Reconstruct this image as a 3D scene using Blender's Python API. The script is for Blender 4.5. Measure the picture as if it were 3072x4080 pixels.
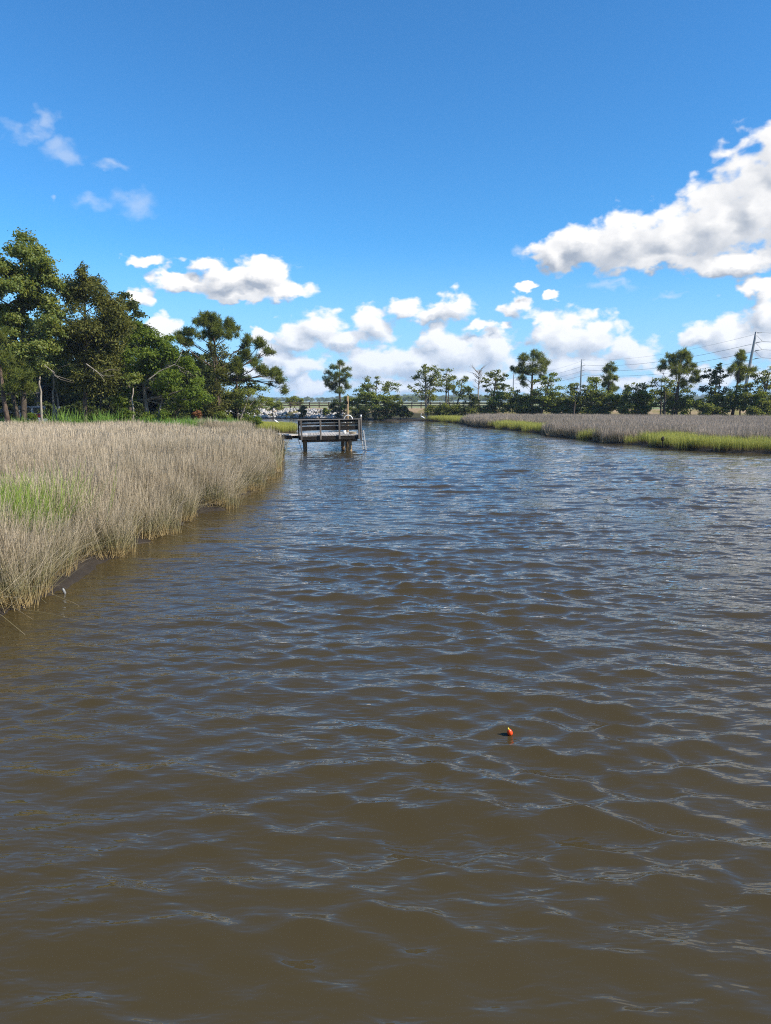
import bpy, bmesh, math, random
import numpy as np
from mathutils import Vector, Matrix

for o in list(bpy.data.objects):
    bpy.data.objects.remove(o)
SC = bpy.context.scene
COL = SC.collection
rng = np.random.default_rng(11)
random.seed(11)

# ------------------------------------------------------------------ camera, sky, sun, exposure
EYE = 2.6                       # metres above the water, standing on a small jetty
FOC = 2950.0                    # focal length in photo pixels (3072 x 4080)
PITCH = math.radians(8.52)
cam_d = bpy.data.cameras.new('camera')
cam = bpy.data.objects.new('camera', cam_d)
COL.objects.link(cam)
cam.location = (0, 0, EYE)
cam.rotation_euler = (math.radians(90) - PITCH, 0, 0)
cam_d.sensor_fit = 'VERTICAL'
cam_d.sensor_height = 36.0
cam_d.lens = 36.0 * FOC / 4080.0
cam_d.clip_start = 0.05
cam_d.clip_end = 20000
SC.camera = cam

SUN_EL = math.radians(38)
SUN_AZ = math.radians(110)       # from +Y (view direction) towards +X (right)
SUN_DIR = Vector((math.sin(SUN_AZ) * math.cos(SUN_EL), math.cos(SUN_AZ) * math.cos(SUN_EL), math.sin(SUN_EL)))
sun_d = bpy.data.lights.new('sun', 'SUN')
sun_d.energy = 5.0
sun_d.angle = math.radians(0.53)
sun_d.color = (1.0, 0.94, 0.84)
sun = bpy.data.objects.new('sun', sun_d)
COL.objects.link(sun)
sun.rotation_euler = SUN_DIR.to_track_quat('Z', 'Y').to_euler()

SC.view_settings.view_transform = 'Standard'
SC.view_settings.look = 'None'
SC.view_settings.exposure = 0.48
SC.view_settings.gamma = 1.0
SC.view_settings.use_curve_mapping = False
SC.cycles.use_denoising = False
SC.cycles.filter_width = 1.1
SC.cycles.max_bounces = 6
SC.cycles.diffuse_bounces = 3
SC.cycles.glossy_bounces = 3
SC.cycles.transmission_bounces = 4
SC.cycles.volume_bounces = 0
SC.cycles.transparent_max_bounces = 4
SC.cycles.sample_clamp_direct = 3.0
SC.cycles.sample_clamp_indirect = 3.0
SC.cycles.caustics_reflective = False
SC.cycles.caustics_refractive = False

class Nodes:
    """small helper to write node trees; nodes are made in evaluation order"""
    def __init__(self, tree):
        self.t = tree
        tree.nodes.clear()
    def put(self, sock, v):
        if v is None:
            return
        if isinstance(v, bpy.types.NodeSocket):
            self.t.links.new(v, sock)
        else:
            sock.default_value = v
    def n(self, typ, props=None, **ins):
        nd = self.t.nodes.new(typ)
        for k, v in (props or {}).items():
            setattr(nd, k, v)
        for k, v in ins.items():
            key = k[1:] if k[0] == 'i' and k[1:].isdigit() else k.replace('_', ' ')
            self.put(nd.inputs[int(key)] if key.isdigit() else nd.inputs[key], v)
        return nd
    def m(self, op, a, b=None, c=None, clamp=False):
        nd = self.t.nodes.new('ShaderNodeMath')
        nd.operation = op
        nd.use_clamp = clamp
        self.put(nd.inputs[0], a); self.put(nd.inputs[1], b); self.put(nd.inputs[2], c)
        return nd.outputs[0]
    def v(self, op, a, b=None, c=None, scale=None):
        nd = self.t.nodes.new('ShaderNodeVectorMath')
        nd.operation = op
        self.put(nd.inputs[0], a); self.put(nd.inputs[1], b)
        if c is not None: self.put(nd.inputs[2], c)
        if scale is not None: self.put(nd.inputs['Scale'], scale)
        return nd.outputs['Value'] if op in ('LENGTH', 'DOT_PRODUCT', 'DISTANCE') else nd.outputs[0]
    def sm(self, x, a, b, lo=0.0, hi=1.0):
        nd = self.t.nodes.new('ShaderNodeMapRange')
        nd.interpolation_type = 'SMOOTHSTEP'
        for k, val in zip(range(5), (x, a, b, lo, hi)): self.put(nd.inputs[k], val)
        return nd.outputs[0]
    def mix(self, f, a, b):
        nd = self.t.nodes.new('ShaderNodeMix')
        nd.data_type = 'RGBA'
        self.put(nd.inputs[0], f); self.put(nd.inputs[6], a); self.put(nd.inputs[7], b)
        return nd.outputs[2]
    def noise(self, vec, scale, detail=3.0, rough=0.5, dist=0.0):
        nd = self.n('ShaderNodeTexNoise', None, Vector=vec, Scale=scale, Detail=detail, Roughness=rough, Distortion=dist)
        return nd.outputs['Fac']

def c4(r, g, b): return (r, g, b, 1.0)

def sky_angle(px, py):
    """photo pixel to azimuth / elevation in degrees"""
    a, b = (px - 1536) / FOC, (2040 - py) / FOC
    y = math.cos(PITCH) + b * math.sin(PITCH)
    z = -math.sin(PITCH) + b * math.cos(PITCH)
    return math.degrees(math.atan2(a, y)), math.degrees(math.atan2(z, math.hypot(a, y)))

# cumulus lobes: centre x, y, half width, half height in 1666-wide photo pixels
CUMULUS = [
 (1195,548,54,44),(1262,522,84,56),(1350,522,106,70),(1448,508,118,82),(1545,485,122,102),(1630,440,112,130),(1690,360,84,100),(1740,460,130,130),(1430,562,150,26),(1580,566,140,28),
 (1632,622,62,28),(1668,678,62,52),(1740,660,90,70),
 (1522,724,62,32),(1580,728,62,46),(1650,742,70,50),(1740,740,90,60),
 (1168,716,42,48),(1215,735,85,55),(1280,735,80,48),(1360,764,68,48),(1240,790,120,30),
 (985,762,100,52),(942,735,42,40),(1062,755,52,56),(900,785,80,40),(810,785,80,40),(1010,815,130,30),
 (880,668,62,28),(950,672,72,26),(985,655,40,32),
 (1120,660,34,26),(1080,700,24,14),(1030,706,40,14),(1194,635,20,12),(1140,626,20,12),
 (690,704,66,38),(640,728,60,34),(808,706,54,38),(752,730,60,26),(570,722,20,13),(590,770,60,30),(650,790,70,30),
 (400,608,74,24),(440,568,46,24),(500,600,100,40),(570,592,66,36),(612,628,70,22),(520,636,90,18),
 (310,562,40,16),(312,645,30,22),(352,706,40,28),
 (560,805,70,18),(700,832,100,18),(880,838,110,16),(1120,832,110,16),(1340,826,110,18),(1520,815,100,20),(1640,810,90,22),
 (480,800,80,22),(1450,800,50,18),
]
WISPS = [(60,282,62,22),(95,258,26,30),(130,318,38,30),(160,335,34,20),(244,355,36,16),(190,440,44,20),(292,436,58,28),
         (115,430,14,8),(1330,618,70,12),(1130,540,20,26),(1450,640,40,10)]

def blob(b):
    k = 3072 / 1666.0
    x, y, w, h = [q * k for q in b]
    az, el = sky_angle(x, y)
    az2, _ = sky_angle(x + w, y)
    _, el2 = sky_angle(x, y - h)
    return az, el, abs(az2 - az), abs(el2 - el)

world = bpy.data.worlds.new('World')
SC.world = world
world.use_nodes = True
W = Nodes(world.node_tree)
SKY_STRENGTH = 0.101
K = 0.93 / SKY_STRENGTH
wdir = W.v('NORMALIZE', W.n('ShaderNodeTexCoord').outputs['Generated'])
wsep = W.n('ShaderNodeSeparateXYZ', None, Vector=wdir)
az0 = W.m('MULTIPLY', W.m('ARCTAN2', wsep.outputs[0], wsep.outputs[1]), 57.29578)
el0 = W.m('MULTIPLY', W.m('ARCSINE', wsep.outputs[2]), 57.29578)
sky_t = W.n('ShaderNodeTexSky', {'sky_type': 'NISHITA', 'sun_disc': False, 'sun_elevation': SUN_EL,
             'sun_rotation': SUN_AZ, 'altitude': 0.0, 'air_density': 1.0, 'dust_density': 0.2, 'ozone_density': 3.0})
sky_c = W.v('MULTIPLY', sky_t.outputs[0], (0.40, 0.95, 1.34))      # white balance of the photograph
sky_c = W.mix(W.sm(el0, 12.0, 0.0, 0.0, 0.75), sky_c, c4(0.36 * K, 0.58 * K, 0.86 * K))
st0 = W.v('MULTIPLY', wdir, (1.0, 1.0, 1.45))
st1 = W.v('MULTIPLY', W.v('NORMALIZE', W.v('ADD', wdir, (0.010, 0.0, 0.014))), (1.0, 1.0, 1.45))
def puff(st):
    n1 = W.m('MULTIPLY', W.m('SUBTRACT', W.noise(st, 17.0, 3.0, 0.5), 0.5), 1.3)
    n2 = W.m('MULTIPLY', W.m('SUBTRACT', W.noise(st, 46.0, 5.0, 0.46, 0.2), 0.5), 1.5)
    return W.m('ADD', n1, n2)
puff0 = puff(st0)
puff1 = puff(st1)
gen = W.noise(W.v('MULTIPLY', wdir, (1.0, 1.0, 2.6)), 3.1, 2.0)
gen = W.m('MULTIPLY', W.m('SUBTRACT', W.m('MULTIPLY', gen, W.sm(el0, 33.0, 10.0)), 0.46), 5.0)
warp = W.n('ShaderNodeTexNoise', None, Vector=st0, Scale=34.0, Detail=3.0, Roughness=0.55).outputs['Color']
warp = W.v('MULTIPLY', W.v('SUBTRACT', warp, (0.5, 0.5, 0.5)), (2.8, 1.9, 0.0))
p0 = W.v('ADD', W.n('ShaderNodeCombineXYZ', None, X=az0, Y=el0, Z=0.0).outputs[0], warp)
p1 = W.v('ADD', p0, (0.55, 0.85, 0.0))
def lobes(p, blobs):
    """1 - distance to the nearest cloud lobe; >0 is inside a cloud"""
    acc = None
    for (a, e, w, h) in blobs:
        d = W.v('LENGTH', W.v('MULTIPLY_ADD', p, (1 / w, 1 / h, 0), (-a / w, -e / h, 0)))
        acc = d if acc is None else W.m('SMOOTH_MIN', acc, d, 0.25)
    return W.m('MAXIMUM', W.m('SUBTRACT', 1.0, acc), -1.6) if acc is not None else -3.0
def cloudy_sky(lo, hi):
    """sky with the cumulus lobes of one range of azimuths"""
    use = [b for b in map(blob, CUMULUS) if b[0] + 2.2 * b[2] > lo - 1 and b[0] - 2.2 * b[2] < hi + 1]
    if use:
        s0 = lobes(p0, use); s1 = lobes(p1, use)
        if lo < -33 or hi > 33:
            away = W.sm(W.m('ABSOLUTE', az0), 34.0, 46.0, -2.0, 0.0)
            g = W.m('ADD', gen, away); s0 = W.m('MAXIMUM', s0, g); s1 = W.m('MAXIMUM', s1, g)
    else:
        s0 = gen; s1 = gen
    d0 = W.m('ADD', s0, puff0); d1 = W.m('ADD', s1, puff1)
    body = W.m('SUBTRACT', s0, s1)
    lit = W.m('ADD', W.m('ADD', W.m('MULTIPLY', body, 1.05), W.m('MULTIPLY', W.m('SUBTRACT', puff0, puff1), 0.36)), 0.47)
    lit = W.m('ADD', lit, W.sm(d0, 0.9, 0.0, 0.0, 0.20), None, True)
    alpha = W.sm(d0, -0.16, 0.36)
    cl = W.mix(lit, c4(0.31 * K, 0.36 * K, 0.44 * K), c4(0.86 * K, 0.85 * K, 0.84 * K))
    cl = W.mix(W.sm(el0, 9.0, 0.0, 0.0, 0.45), cl, c4(0.44 * K, 0.60 * K, 0.84 * K))
    base = sky_c
    wsp = [b for b in map(blob, WISPS) if b[0] + 2 * b[2] > lo and b[0] - 2 * b[2] < hi]
    if wsp:
        dw = W.m('ADD', lobes(p0, wsp), W.m('MULTIPLY', puff0, 0.9))
        base = W.mix(W.sm(dw, -0.2, 1.1, 0.0, 0.42), base, c4(0.60 * K, 0.66 * K, 0.76 * K))
    return W.n('ShaderNodeBackground', None, Color=W.mix(alpha, base, cl), Strength=SKY_STRENGTH).outputs[0]
cuts = (-34.0, -15.0, -3.0, 9.0, 19.0, 60.0)
sh = cloudy_sky(500, 600)
for lo, hi in zip(cuts[:-1], cuts[1:]):
    s_ = cloudy_sky(lo, hi)
    inside = W.m('MULTIPLY', W.m('GREATER_THAN', az0, lo), W.m('LESS_THAN', az0, hi))
    sh = W.n('ShaderNodeMixShader', None, i0=inside, i1=sh, i2=s_).outputs[0]
clear = W.n('ShaderNodeBackground', None, Color=sky_c, Strength=SKY_STRENGTH).outputs[0]
inband = W.m('MULTIPLY', W.m('GREATER_THAN', el0, -1.0), W.m('LESS_THAN', el0, 33.0))
sh = W.n('ShaderNodeMixShader', None, i0=inband, i1=clear, i2=sh).outputs[0]
W.n('ShaderNodeOutputWorld', None, Surface=sh)
world.cycles.sampling_method = 'MANUAL'
world.cycles.sample_map_resolution = 512

# ------------------------------------------------------------------ surveying helpers
CP, SP = math.cos(PITCH), math.sin(PITCH)
def east(px, Y, z=1.5):
    """metres to the right of the jetty for a bearing seen at photo column px, at distance Y"""
    return (px - 1536) / FOC * (Y * CP - (z - EYE) * SP)
def height(py, Y):
    """height above the water of something at distance Y that is seen at photo row py"""
    t = (2040 - py) / FOC
    return EYE + Y * (t * CP - SP) / (CP + t * SP)
def on_water(px, py, z=0.0):
    t = (2040 - py) / FOC
    Y = (z - EYE) * (CP + t * SP) / (t * CP - SP)
    return (east(px, Y, z), Y)

# ------------------------------------------------------------------ mesh helpers
def mesh_np(name, verts, faces, mat=None, attrs=None, smooth=False):
    """faces: array (n,k), all with k corners; attrs: {name: per-vertex float array}"""
    verts = np.asarray(verts, dtype=np.float32); faces = np.asarray(faces, dtype=np.int32)
    me = bpy.data.meshes.new(name)
    n, k = faces.shape
    me.vertices.add(len(verts)); me.vertices.foreach_set('co', verts.ravel())
    me.loops.add(n * k); me.loops.foreach_set('vertex_index', faces.ravel())
    me.polygons.add(n)
    me.polygons.foreach_set('loop_start', np.arange(0, n * k, k, dtype=np.int32))
    me.polygons.foreach_set('loop_total', np.full(n, k, dtype=np.int32))
    if smooth: me.polygons.foreach_set('use_smooth', np.ones(n, dtype=bool))
    for an, av in (attrs or {}).items():
        a = me.attributes.new(an, 'FLOAT', 'POINT'); a.data.foreach_set('value', np.asarray(av, dtype=np.float32))
    me.update(calc_edges=True); me.validate()
    if mat: me.materials.append(mat)
    return me
def obj(name, me, parent=None, loc=None, rot=None):
    o = bpy.data.objects.new(name, me); COL.objects.link(o)
    if parent is not None: o.parent = parent
    if loc is not None: o.location = loc
    if rot is not None: o.rotation_euler = rot
    return o
def tag(o, label=None, cat=None, group=None, kind=None):
    if label: o['label'] = label
    if cat: o['category'] = cat
    if group: o['group'] = group
    if kind: o['kind'] = kind
    return o
def thing(name, label, cat, loc=(0, 0, 0), rz=0.0, group=None):
    o = bpy.data.objects.new(name, None); COL.objects.link(o)
    o.location = loc; o.rotation_euler = (0, 0, rz); o.empty_display_size = 0.2
    return tag(o, label, cat, group)

class Geo:
    """collects tubes, quads... as numpy blocks of quads"""
    def __init__(self): self.v = []; self.f = []; self.n = 0
    def add(self, v, f):
        v = np.asarray(v, dtype=np.float32); f = np.asarray(f, dtype=np.int32)
        self.v.append(v); self.f.append(f + self.n); self.n += len(v)
    def tube(self, pts, rad, sides=7, cap=True):
        pts = np.asarray(pts, dtype=np.float64); m = len(pts)
        rad = np.broadcast_to(np.asarray(rad, dtype=np.float64), (m,))
        tan = np.gradient(pts, axis=0); tan /= np.linalg.norm(tan, axis=1, keepdims=True) + 1e-9
        ref = np.array([0.0, 0.0, 1.0]) if abs(tan[0][2]) < 0.9 else np.array([0.0, 1.0, 0.0])
        u = np.cross(tan, ref); u /= np.linalg.norm(u, axis=1, keepdims=True) + 1e-9
        w = np.cross(tan, u)
        a = np.linspace(0, 2 * math.pi, sides, endpoint=False)
        ring = (u[:, None, :] * np.cos(a)[None, :, None] + w[:, None, :] * np.sin(a)[None, :, None]) * rad[:, None, None] + pts[:, None, :]
        v = ring.reshape(-1, 3)
        i = np.arange(m - 1)[:, None] * sides; j = np.arange(sides)[None, :]; j2 = (j + 1) % sides
        f = np.stack([i + j, i + j2, i + sides + j2, i + sides + j], -1).reshape(-1, 4)
        if cap:
            v = np.vstack([v, pts[0], pts[-1]]); c0 = m * sides; c1 = c0 + 1; jj = np.arange(sides)
            e = (m - 1) * sides
            f = np.vstack([f, np.stack([np.full(sides, c0), (jj + 1) % sides, jj, np.full(sides, c0)], -1)[:, [0, 1, 2, 2]],
                           np.stack([np.full(sides, c1), e + jj, e + (jj + 1) % sides], -1)[:, [0, 1, 2, 2]]])
        self.add(v, f)
    def mesh(self, name, mat, smooth=True):
        v = np.vstack(self.v); f = np.vstack(self.f)
        me = bpy.data.meshes.new(name)
        tri = f[:, 2] == f[:, 3]
        tot = np.where(tri, 3, 4).astype(np.int32)
        keep = np.ones(f.shape, dtype=bool); keep[tri, 3] = False
        me.vertices.add(len(v)); me.vertices.foreach_set('co', v.ravel())
        li = f[keep]
        me.loops.add(len(li)); me.loops.foreach_set('vertex_index', li.astype(np.int32))
        me.polygons.add(len(f)); me.polygons.foreach_set('loop_start', np.concatenate([[0], np.cumsum(tot)[:-1]]).astype(np.int32))
        me.polygons.foreach_set('loop_total', tot)
        if smooth: me.polygons.foreach_set('use_smooth', np.ones(len(f), dtype=bool))
        me.update(calc_edges=True); me.validate()
        if mat: me.materials.append(mat)
        return me

def box_me(name, sx, sy, sz, mat, bev=0.006, rough=0.0, cuts=0):
    bm = bmesh.new(); bmesh.ops.create_cube(bm, size=1.0)
    bmesh.ops.scale(bm, vec=(sx, sy, sz), verts=bm.verts)
    if bev: bmesh.ops.bevel(bm, geom=list(bm.edges), offset=bev, segments=1, affect='EDGES', clamp_overlap=True)
    if rough:
        for v in bm.verts: v.co += Vector((random.uniform(-1, 1), random.uniform(-1, 1), random.uniform(-1, 1))) * rough
    me = bpy.data.meshes.new(name); bm.to_mesh(me); bm.free()
    me.materials.append(mat); return me

# ------------------------------------------------------------------ materials
def material(name):
    m = bpy.data.materials.new(name); m.use_nodes = True
    return m, Nodes(m.node_tree)
def finish(N, shader): N.n('ShaderNodeOutputMaterial', None, Surface=shader)
def principled(N, col, rough=0.7, spec=0.3, normal=None, metal=0.0):
    return N.n('ShaderNodeBsdfPrincipled', None, Base_Color=col, Roughness=rough, Specular_IOR_Level=spec, Normal=normal, Metallic=metal).outputs[0]

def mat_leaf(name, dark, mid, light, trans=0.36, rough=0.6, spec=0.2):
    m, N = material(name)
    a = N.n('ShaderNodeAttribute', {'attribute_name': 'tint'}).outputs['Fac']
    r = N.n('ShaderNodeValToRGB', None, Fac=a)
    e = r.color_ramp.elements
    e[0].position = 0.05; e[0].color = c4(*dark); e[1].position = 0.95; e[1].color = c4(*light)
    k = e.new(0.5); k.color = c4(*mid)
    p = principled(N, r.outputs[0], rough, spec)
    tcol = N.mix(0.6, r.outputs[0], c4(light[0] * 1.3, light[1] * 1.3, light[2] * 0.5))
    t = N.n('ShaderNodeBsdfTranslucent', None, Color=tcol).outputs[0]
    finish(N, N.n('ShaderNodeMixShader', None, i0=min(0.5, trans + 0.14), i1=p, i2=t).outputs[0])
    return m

def mat_bark(name, a, b, scale=6.0):
    m, N = material(name)
    co = N.n('ShaderNodeTexCoord').outputs['Object']
    n = N.noise(N.v('MULTIPLY', co, (1, 1, 0.35)), scale, 5.0, 0.65)
    bump = N.n('ShaderNodeBump', None, Strength=0.7, Distance=0.03, Height=n).outputs[0]
    finish(N, principled(N, N.mix(N.sm(n, 0.3, 0.7), c4(*a), c4(*b)), 0.9, 0.15, bump))
    return m

def mat_wood(name, a, b, axis=0, dirt=0.5):
    m, N = material(name)
    co = N.n('ShaderNodeTexCoord').outputs['Object']
    rnd = N.n('ShaderNodeObjectInfo').outputs['Random']
    sh = N.v('ADD', co, N.n('ShaderNodeCombineXYZ', None, X=N.m('MULTIPLY', rnd, 31.0), Y=N.m('MULTIPLY', rnd, 17.0), Z=rnd).outputs[0])
    sc = [9.0, 9.0, 9.0]; sc[axis] = 0.7
    n = N.noise(N.v('MULTIPLY', sh, tuple(sc)), 4.0, 6.0, 0.6)
    big = N.noise(sh, 1.8, 3.0, 0.5)
    f = N.m('ADD', N.m('MULTIPLY', n, 0.6), N.m('ADD', N.m('MULTIPLY', big, 0.35), N.m('MULTIPLY', rnd, 0.25)), None, True)
    col = N.mix(N.sm(f, 0.32, 0.85), c4(*a), c4(*b))
    bump = N.n('ShaderNodeBump', None, Strength=0.5, Distance=0.006, Height=n).outputs[0]
    finish(N, principled(N, col, 0.85, 0.2, bump))
    return m

def mat_plain(name, col, rough=0.6, spec=0.4, metal=0.0, var=0.25, scale=8.0):
    m, N = material(name)
    co = N.n('ShaderNodeTexCoord').outputs['Object']
    n = N.noise(co, scale, 4.0, 0.6)
    d = tuple(q * (1 - var) for q in col)
    finish(N, principled(N, N.mix(n, c4(*d), c4(*[min(1, q * (1 + var)) for q in col])), rough, spec, None, metal))
    return m

def mat_blade(name, base, mids, tips, trans=0.25, patch=0.10):
    """stems coloured by height along the stem, by stem and in soft patches over the ground"""
    m, N = material(name)
    h = N.n('ShaderNodeAttribute', {'attribute_name': 'h'}).outputs['Fac']
    t = N.n('ShaderNodeAttribute', {'attribute_name': 'tint'}).outputs['Fac']
    pos = N.n('ShaderNodeNewGeometry').outputs['Position']
    big = N.noise(N.v('MULTIPLY', pos, (1, 1, 0)), patch, 3.0, 0.55)
    rnd = N.n('ShaderNodeObjectInfo').outputs['Random']
    k = N.m('ADD', N.m('MULTIPLY', t, 0.85), N.m('ADD', N.m('MULTIPLY', N.m('SUBTRACT', big, 0.5), 1.2), N.m('MULTIPLY', rnd, 0.22)), None, True)
    mid = N.mix(k, c4(*mids[0]), c4(*mids[1]))
    tip = N.mix(k, c4(*tips[0]), c4(*tips[1]))
    col = N.mix(N.sm(h, 0.05, 0.38), c4(*base), mid)
    col = N.mix(N.sm(h, 0.42, 0.85), col, tip)
    p = principled(N, col, 0.6, 0.25)
    tr = N.n('ShaderNodeBsdfTranslucent', None, Color=col).outputs[0]
    finish(N, N.n('ShaderNodeMixShader', None, i0=trans, i1=p, i2=tr).outputs[0])
    return m

# ------------------------------------------------------------------ the river outline and the land
LEFT_EDGE = [on_water(*p) for p in ((20,2455),(110,2400),(170,2385),(250,2335),(310,2320),(395,2240),(470,2232),(520,2190),(590,2150),(650,2148),
             (720,2095),(795,2042),(885,2040),(975,1972),(1035,1945),(1075,1895),(1100,1845),(1104,1815))]
LEFT_EDGE = [(-9.0, -30.0), (-7.6, -4.0), (-6.2, 3.0), (-5.2, 6.5)] + LEFT_EDGE
LEFT_BACK = [(-5.35,36.2),(-6.2,39.0),(-7.4,42.5),(-8.8,47.0),(-9.4,53.0),(-8.9,58.0),(-7.9,62.0),(-7.7,64.0),(-8.4,67.5),(-11,71),(-16,75),(-24,82),(-30,93),(-34,104),(-30,111)]
FAR = [(-22,113.5),(-14,113),(-8.6,110.5),(-7.2,107.5),(-3,102.5),(0.5,99.5)]
RIGHT = [on_water(*p) for p in ((1600,1676),(1662,1677.5),(1720,1679),(1773,1681),(1835,1688),(1880,1700),(1912,1703),(1960,1706),(2008,1712),(2060,1717),(2099,1722),(2152,1727),
         (2190,1738),(2272,1745),(2349,1757),(2420,1767),(2485,1769),(2560,1776),(2634,1785),(2720,1793),(2810,1799),(2949,1806),(3072,1809),(3300,1816))]
RIVER = np.array(LEFT_EDGE + LEFT_BACK + FAR + RIGHT + [(30,30),(38,26),(48,15),(52,-30)])

def sdf(X, Y):
    """signed distance to the river outline, positive on land"""
    P = np.stack([np.asarray(X, dtype=float).ravel(), np.asarray(Y, dtype=float).ravel()], 1)
    best = np.full(len(P), 1e9); inside = np.zeros(len(P), dtype=bool)
    n = len(RIVER)
    for i in range(n):
        a, b = RIVER[i], RIVER[(i + 1) % n]
        ab = b - a; t = np.clip(((P - a) @ ab) / (ab @ ab), 0, 1)
        d = np.hypot(*(P - a - t[:, None] * ab).T); best = np.minimum(best, d)
        c = (a[1] > P[:, 1]) != (b[1] > P[:, 1])
        xi = (b[0] - a[0]) * (P[:, 1] - a[1]) / (b[1] - a[1] + 1e-12) + a[0]
        inside ^= c & (P[:, 0] < xi)
    return np.where(inside, -best, best).reshape(np.shape(X))
def polydist(X, Y, pl):
    P = np.stack([np.ravel(X), np.ravel(Y)], 1).astype(float); best = np.full(len(P), 1e9)
    for a, b in zip(pl[:-1], pl[1:]):
        a = np.array(a, float); b = np.array(b, float); ab = b - a
        t = np.clip(((P - a) @ ab) / (ab @ ab), 0, 1)
        best = np.minimum(best, np.hypot(*(P - a - t[:, None] * ab).T))
    return best.reshape(np.shape(X))
def sstep(x, a, b):
    t = np.clip((np.asarray(x, float) - a) / (b - a), 0, 1); return t * t * (3 - 2 * t)
ROAD = [(-300,150),(-60,128),(-22,121.5),(-4,120),(8,114),(22,107),(45,100),(90,95),(320,90)]
def wob(X, Y, s, seed):
    r = np.random.default_rng(seed); out = 0
    for _ in range(5):
        a = r.uniform(0, 6.28); k = r.uniform(0.6, 1.6) * s
        out = out + np.sin((X * math.cos(a) + Y * math.sin(a)) * k + r.uniform(0, 6.28))
    return out / 5
def land(X, Y, s=None):
    X = np.asarray(X, float); Y = np.asarray(Y, float)
    if s is None: s = sdf(X, Y)
    s = s + 0.12 * wob(X, Y, 2.2, 3)
    z = np.where(s < 0, np.maximum(s * 0.55, -1.2) - 0.03, -0.03 + 0.2 * sstep(s, -0.05, 0.35) + 0.05 * sstep(s, 1, 6))
    up = sstep(Y, 42, 52) * sstep(-X, 8, 13) * sstep(s, 1, 6)
    z = z + 0.35 * up
    d = polydist(X, Y, ROAD)
    z = np.maximum(z, np.where(s > 0, 1.5 - np.maximum(0, d - 4.2) * 0.42, -9))
    z = np.maximum(z, np.where(Y > 118, 0.85 * sstep(Y, 118, 140), -9))
    return z + np.where(s > 0.3, 0.03 * wob(X, Y, 0.9, 8), 0)
def land1(x, y): return float(land(np.array([x]), np.array([y]))[0])

def axis_vals(lo, hi, step, far_lo, far_hi, g=1.18):
    v = list(np.arange(lo, hi + step * .5, step)); s = step; a = v[-1]
    while a < far_hi: s *= g; a += s; v.append(a)
    s = step; a = v[0]; pre = []
    while a > far_lo: s *= g; a -= s; pre.append(a)
    return np.array(pre[::-1] + v)
gx = axis_vals(-46, 52, 0.55, -4000, 4000); gy = axis_vals(-6, 128, 0.55, -300, 6000)
GX, GY = np.meshgrid(gx, gy)
GZ = land(GX, GY)
nx, ny = len(gx), len(gy)
idx = np.arange(nx * ny).reshape(ny, nx)
qf = np.stack([idx[:-1, :-1], idx[:-1, 1:], idx[1:, 1:], idx[1:, :-1]], -1).reshape(-1, 4)
m, N = material('ground')
pos = N.n('ShaderNodeNewGeometry').outputs['Position']
sp = N.n('ShaderNodeSeparateXYZ', None, Vector=pos)
n1 = N.noise(pos, 0.35, 5.0, 0.6); n2 = N.noise(pos, 5.0, 5.0, 0.65); n3 = N.noise(N.v('MULTIPLY', pos, (0.012, 0.05, 0)), 1.0, 3.0)
mud = N.mix(n2, c4(0.016, 0.012, 0.009), c4(0.05, 0.038, 0.026))
soil = N.mix(n1, c4(0.07, 0.05, 0.03), c4(0.06, 0.075, 0.025))
sand = N.mix(n2, c4(0.30, 0.20, 0.11), c4(0.45, 0.34, 0.22))
dry = N.mix(n1, c4(0.30, 0.22, 0.09), c4(0.16, 0.17, 0.05))
field = N.mix(N.sm(n3, 0.4, 0.62), c4(0.15, 0.21, 0.05), c4(0.34, 0.29, 0.16))
g1 = N.mix(N.sm(N.m('ADD', sp.outputs[2], N.m('MULTIPLY', n2, 0.1)), 0.16, 0.40), mud, soil)
g2 = N.mix(N.sm(N.m('ADD', sp.outputs[2], N.m('MULTIPLY', n1, 0.5)), 0.95, 1.3), g1, N.mix(N.sm(n1, 0.42, 0.6), sand, dry))
g3 = N.mix(N.sm(sp.outputs[1], 124.0, 136.0), g2, field)
bump = N.n('ShaderNodeBump', None, Strength=0.6, Distance=0.05, Height=n2).outputs[0]
finish(N, principled(N, g3, 0.85, 0.25, bump))
ground = obj('ground', mesh_np('ground', np.stack([GX, GY, GZ], -1).reshape(-1, 3), qf, m, None, True))
tag(ground, 'muddy marsh ground rising to a sandy causeway and green fields', 'ground', None, 'structure')

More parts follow.
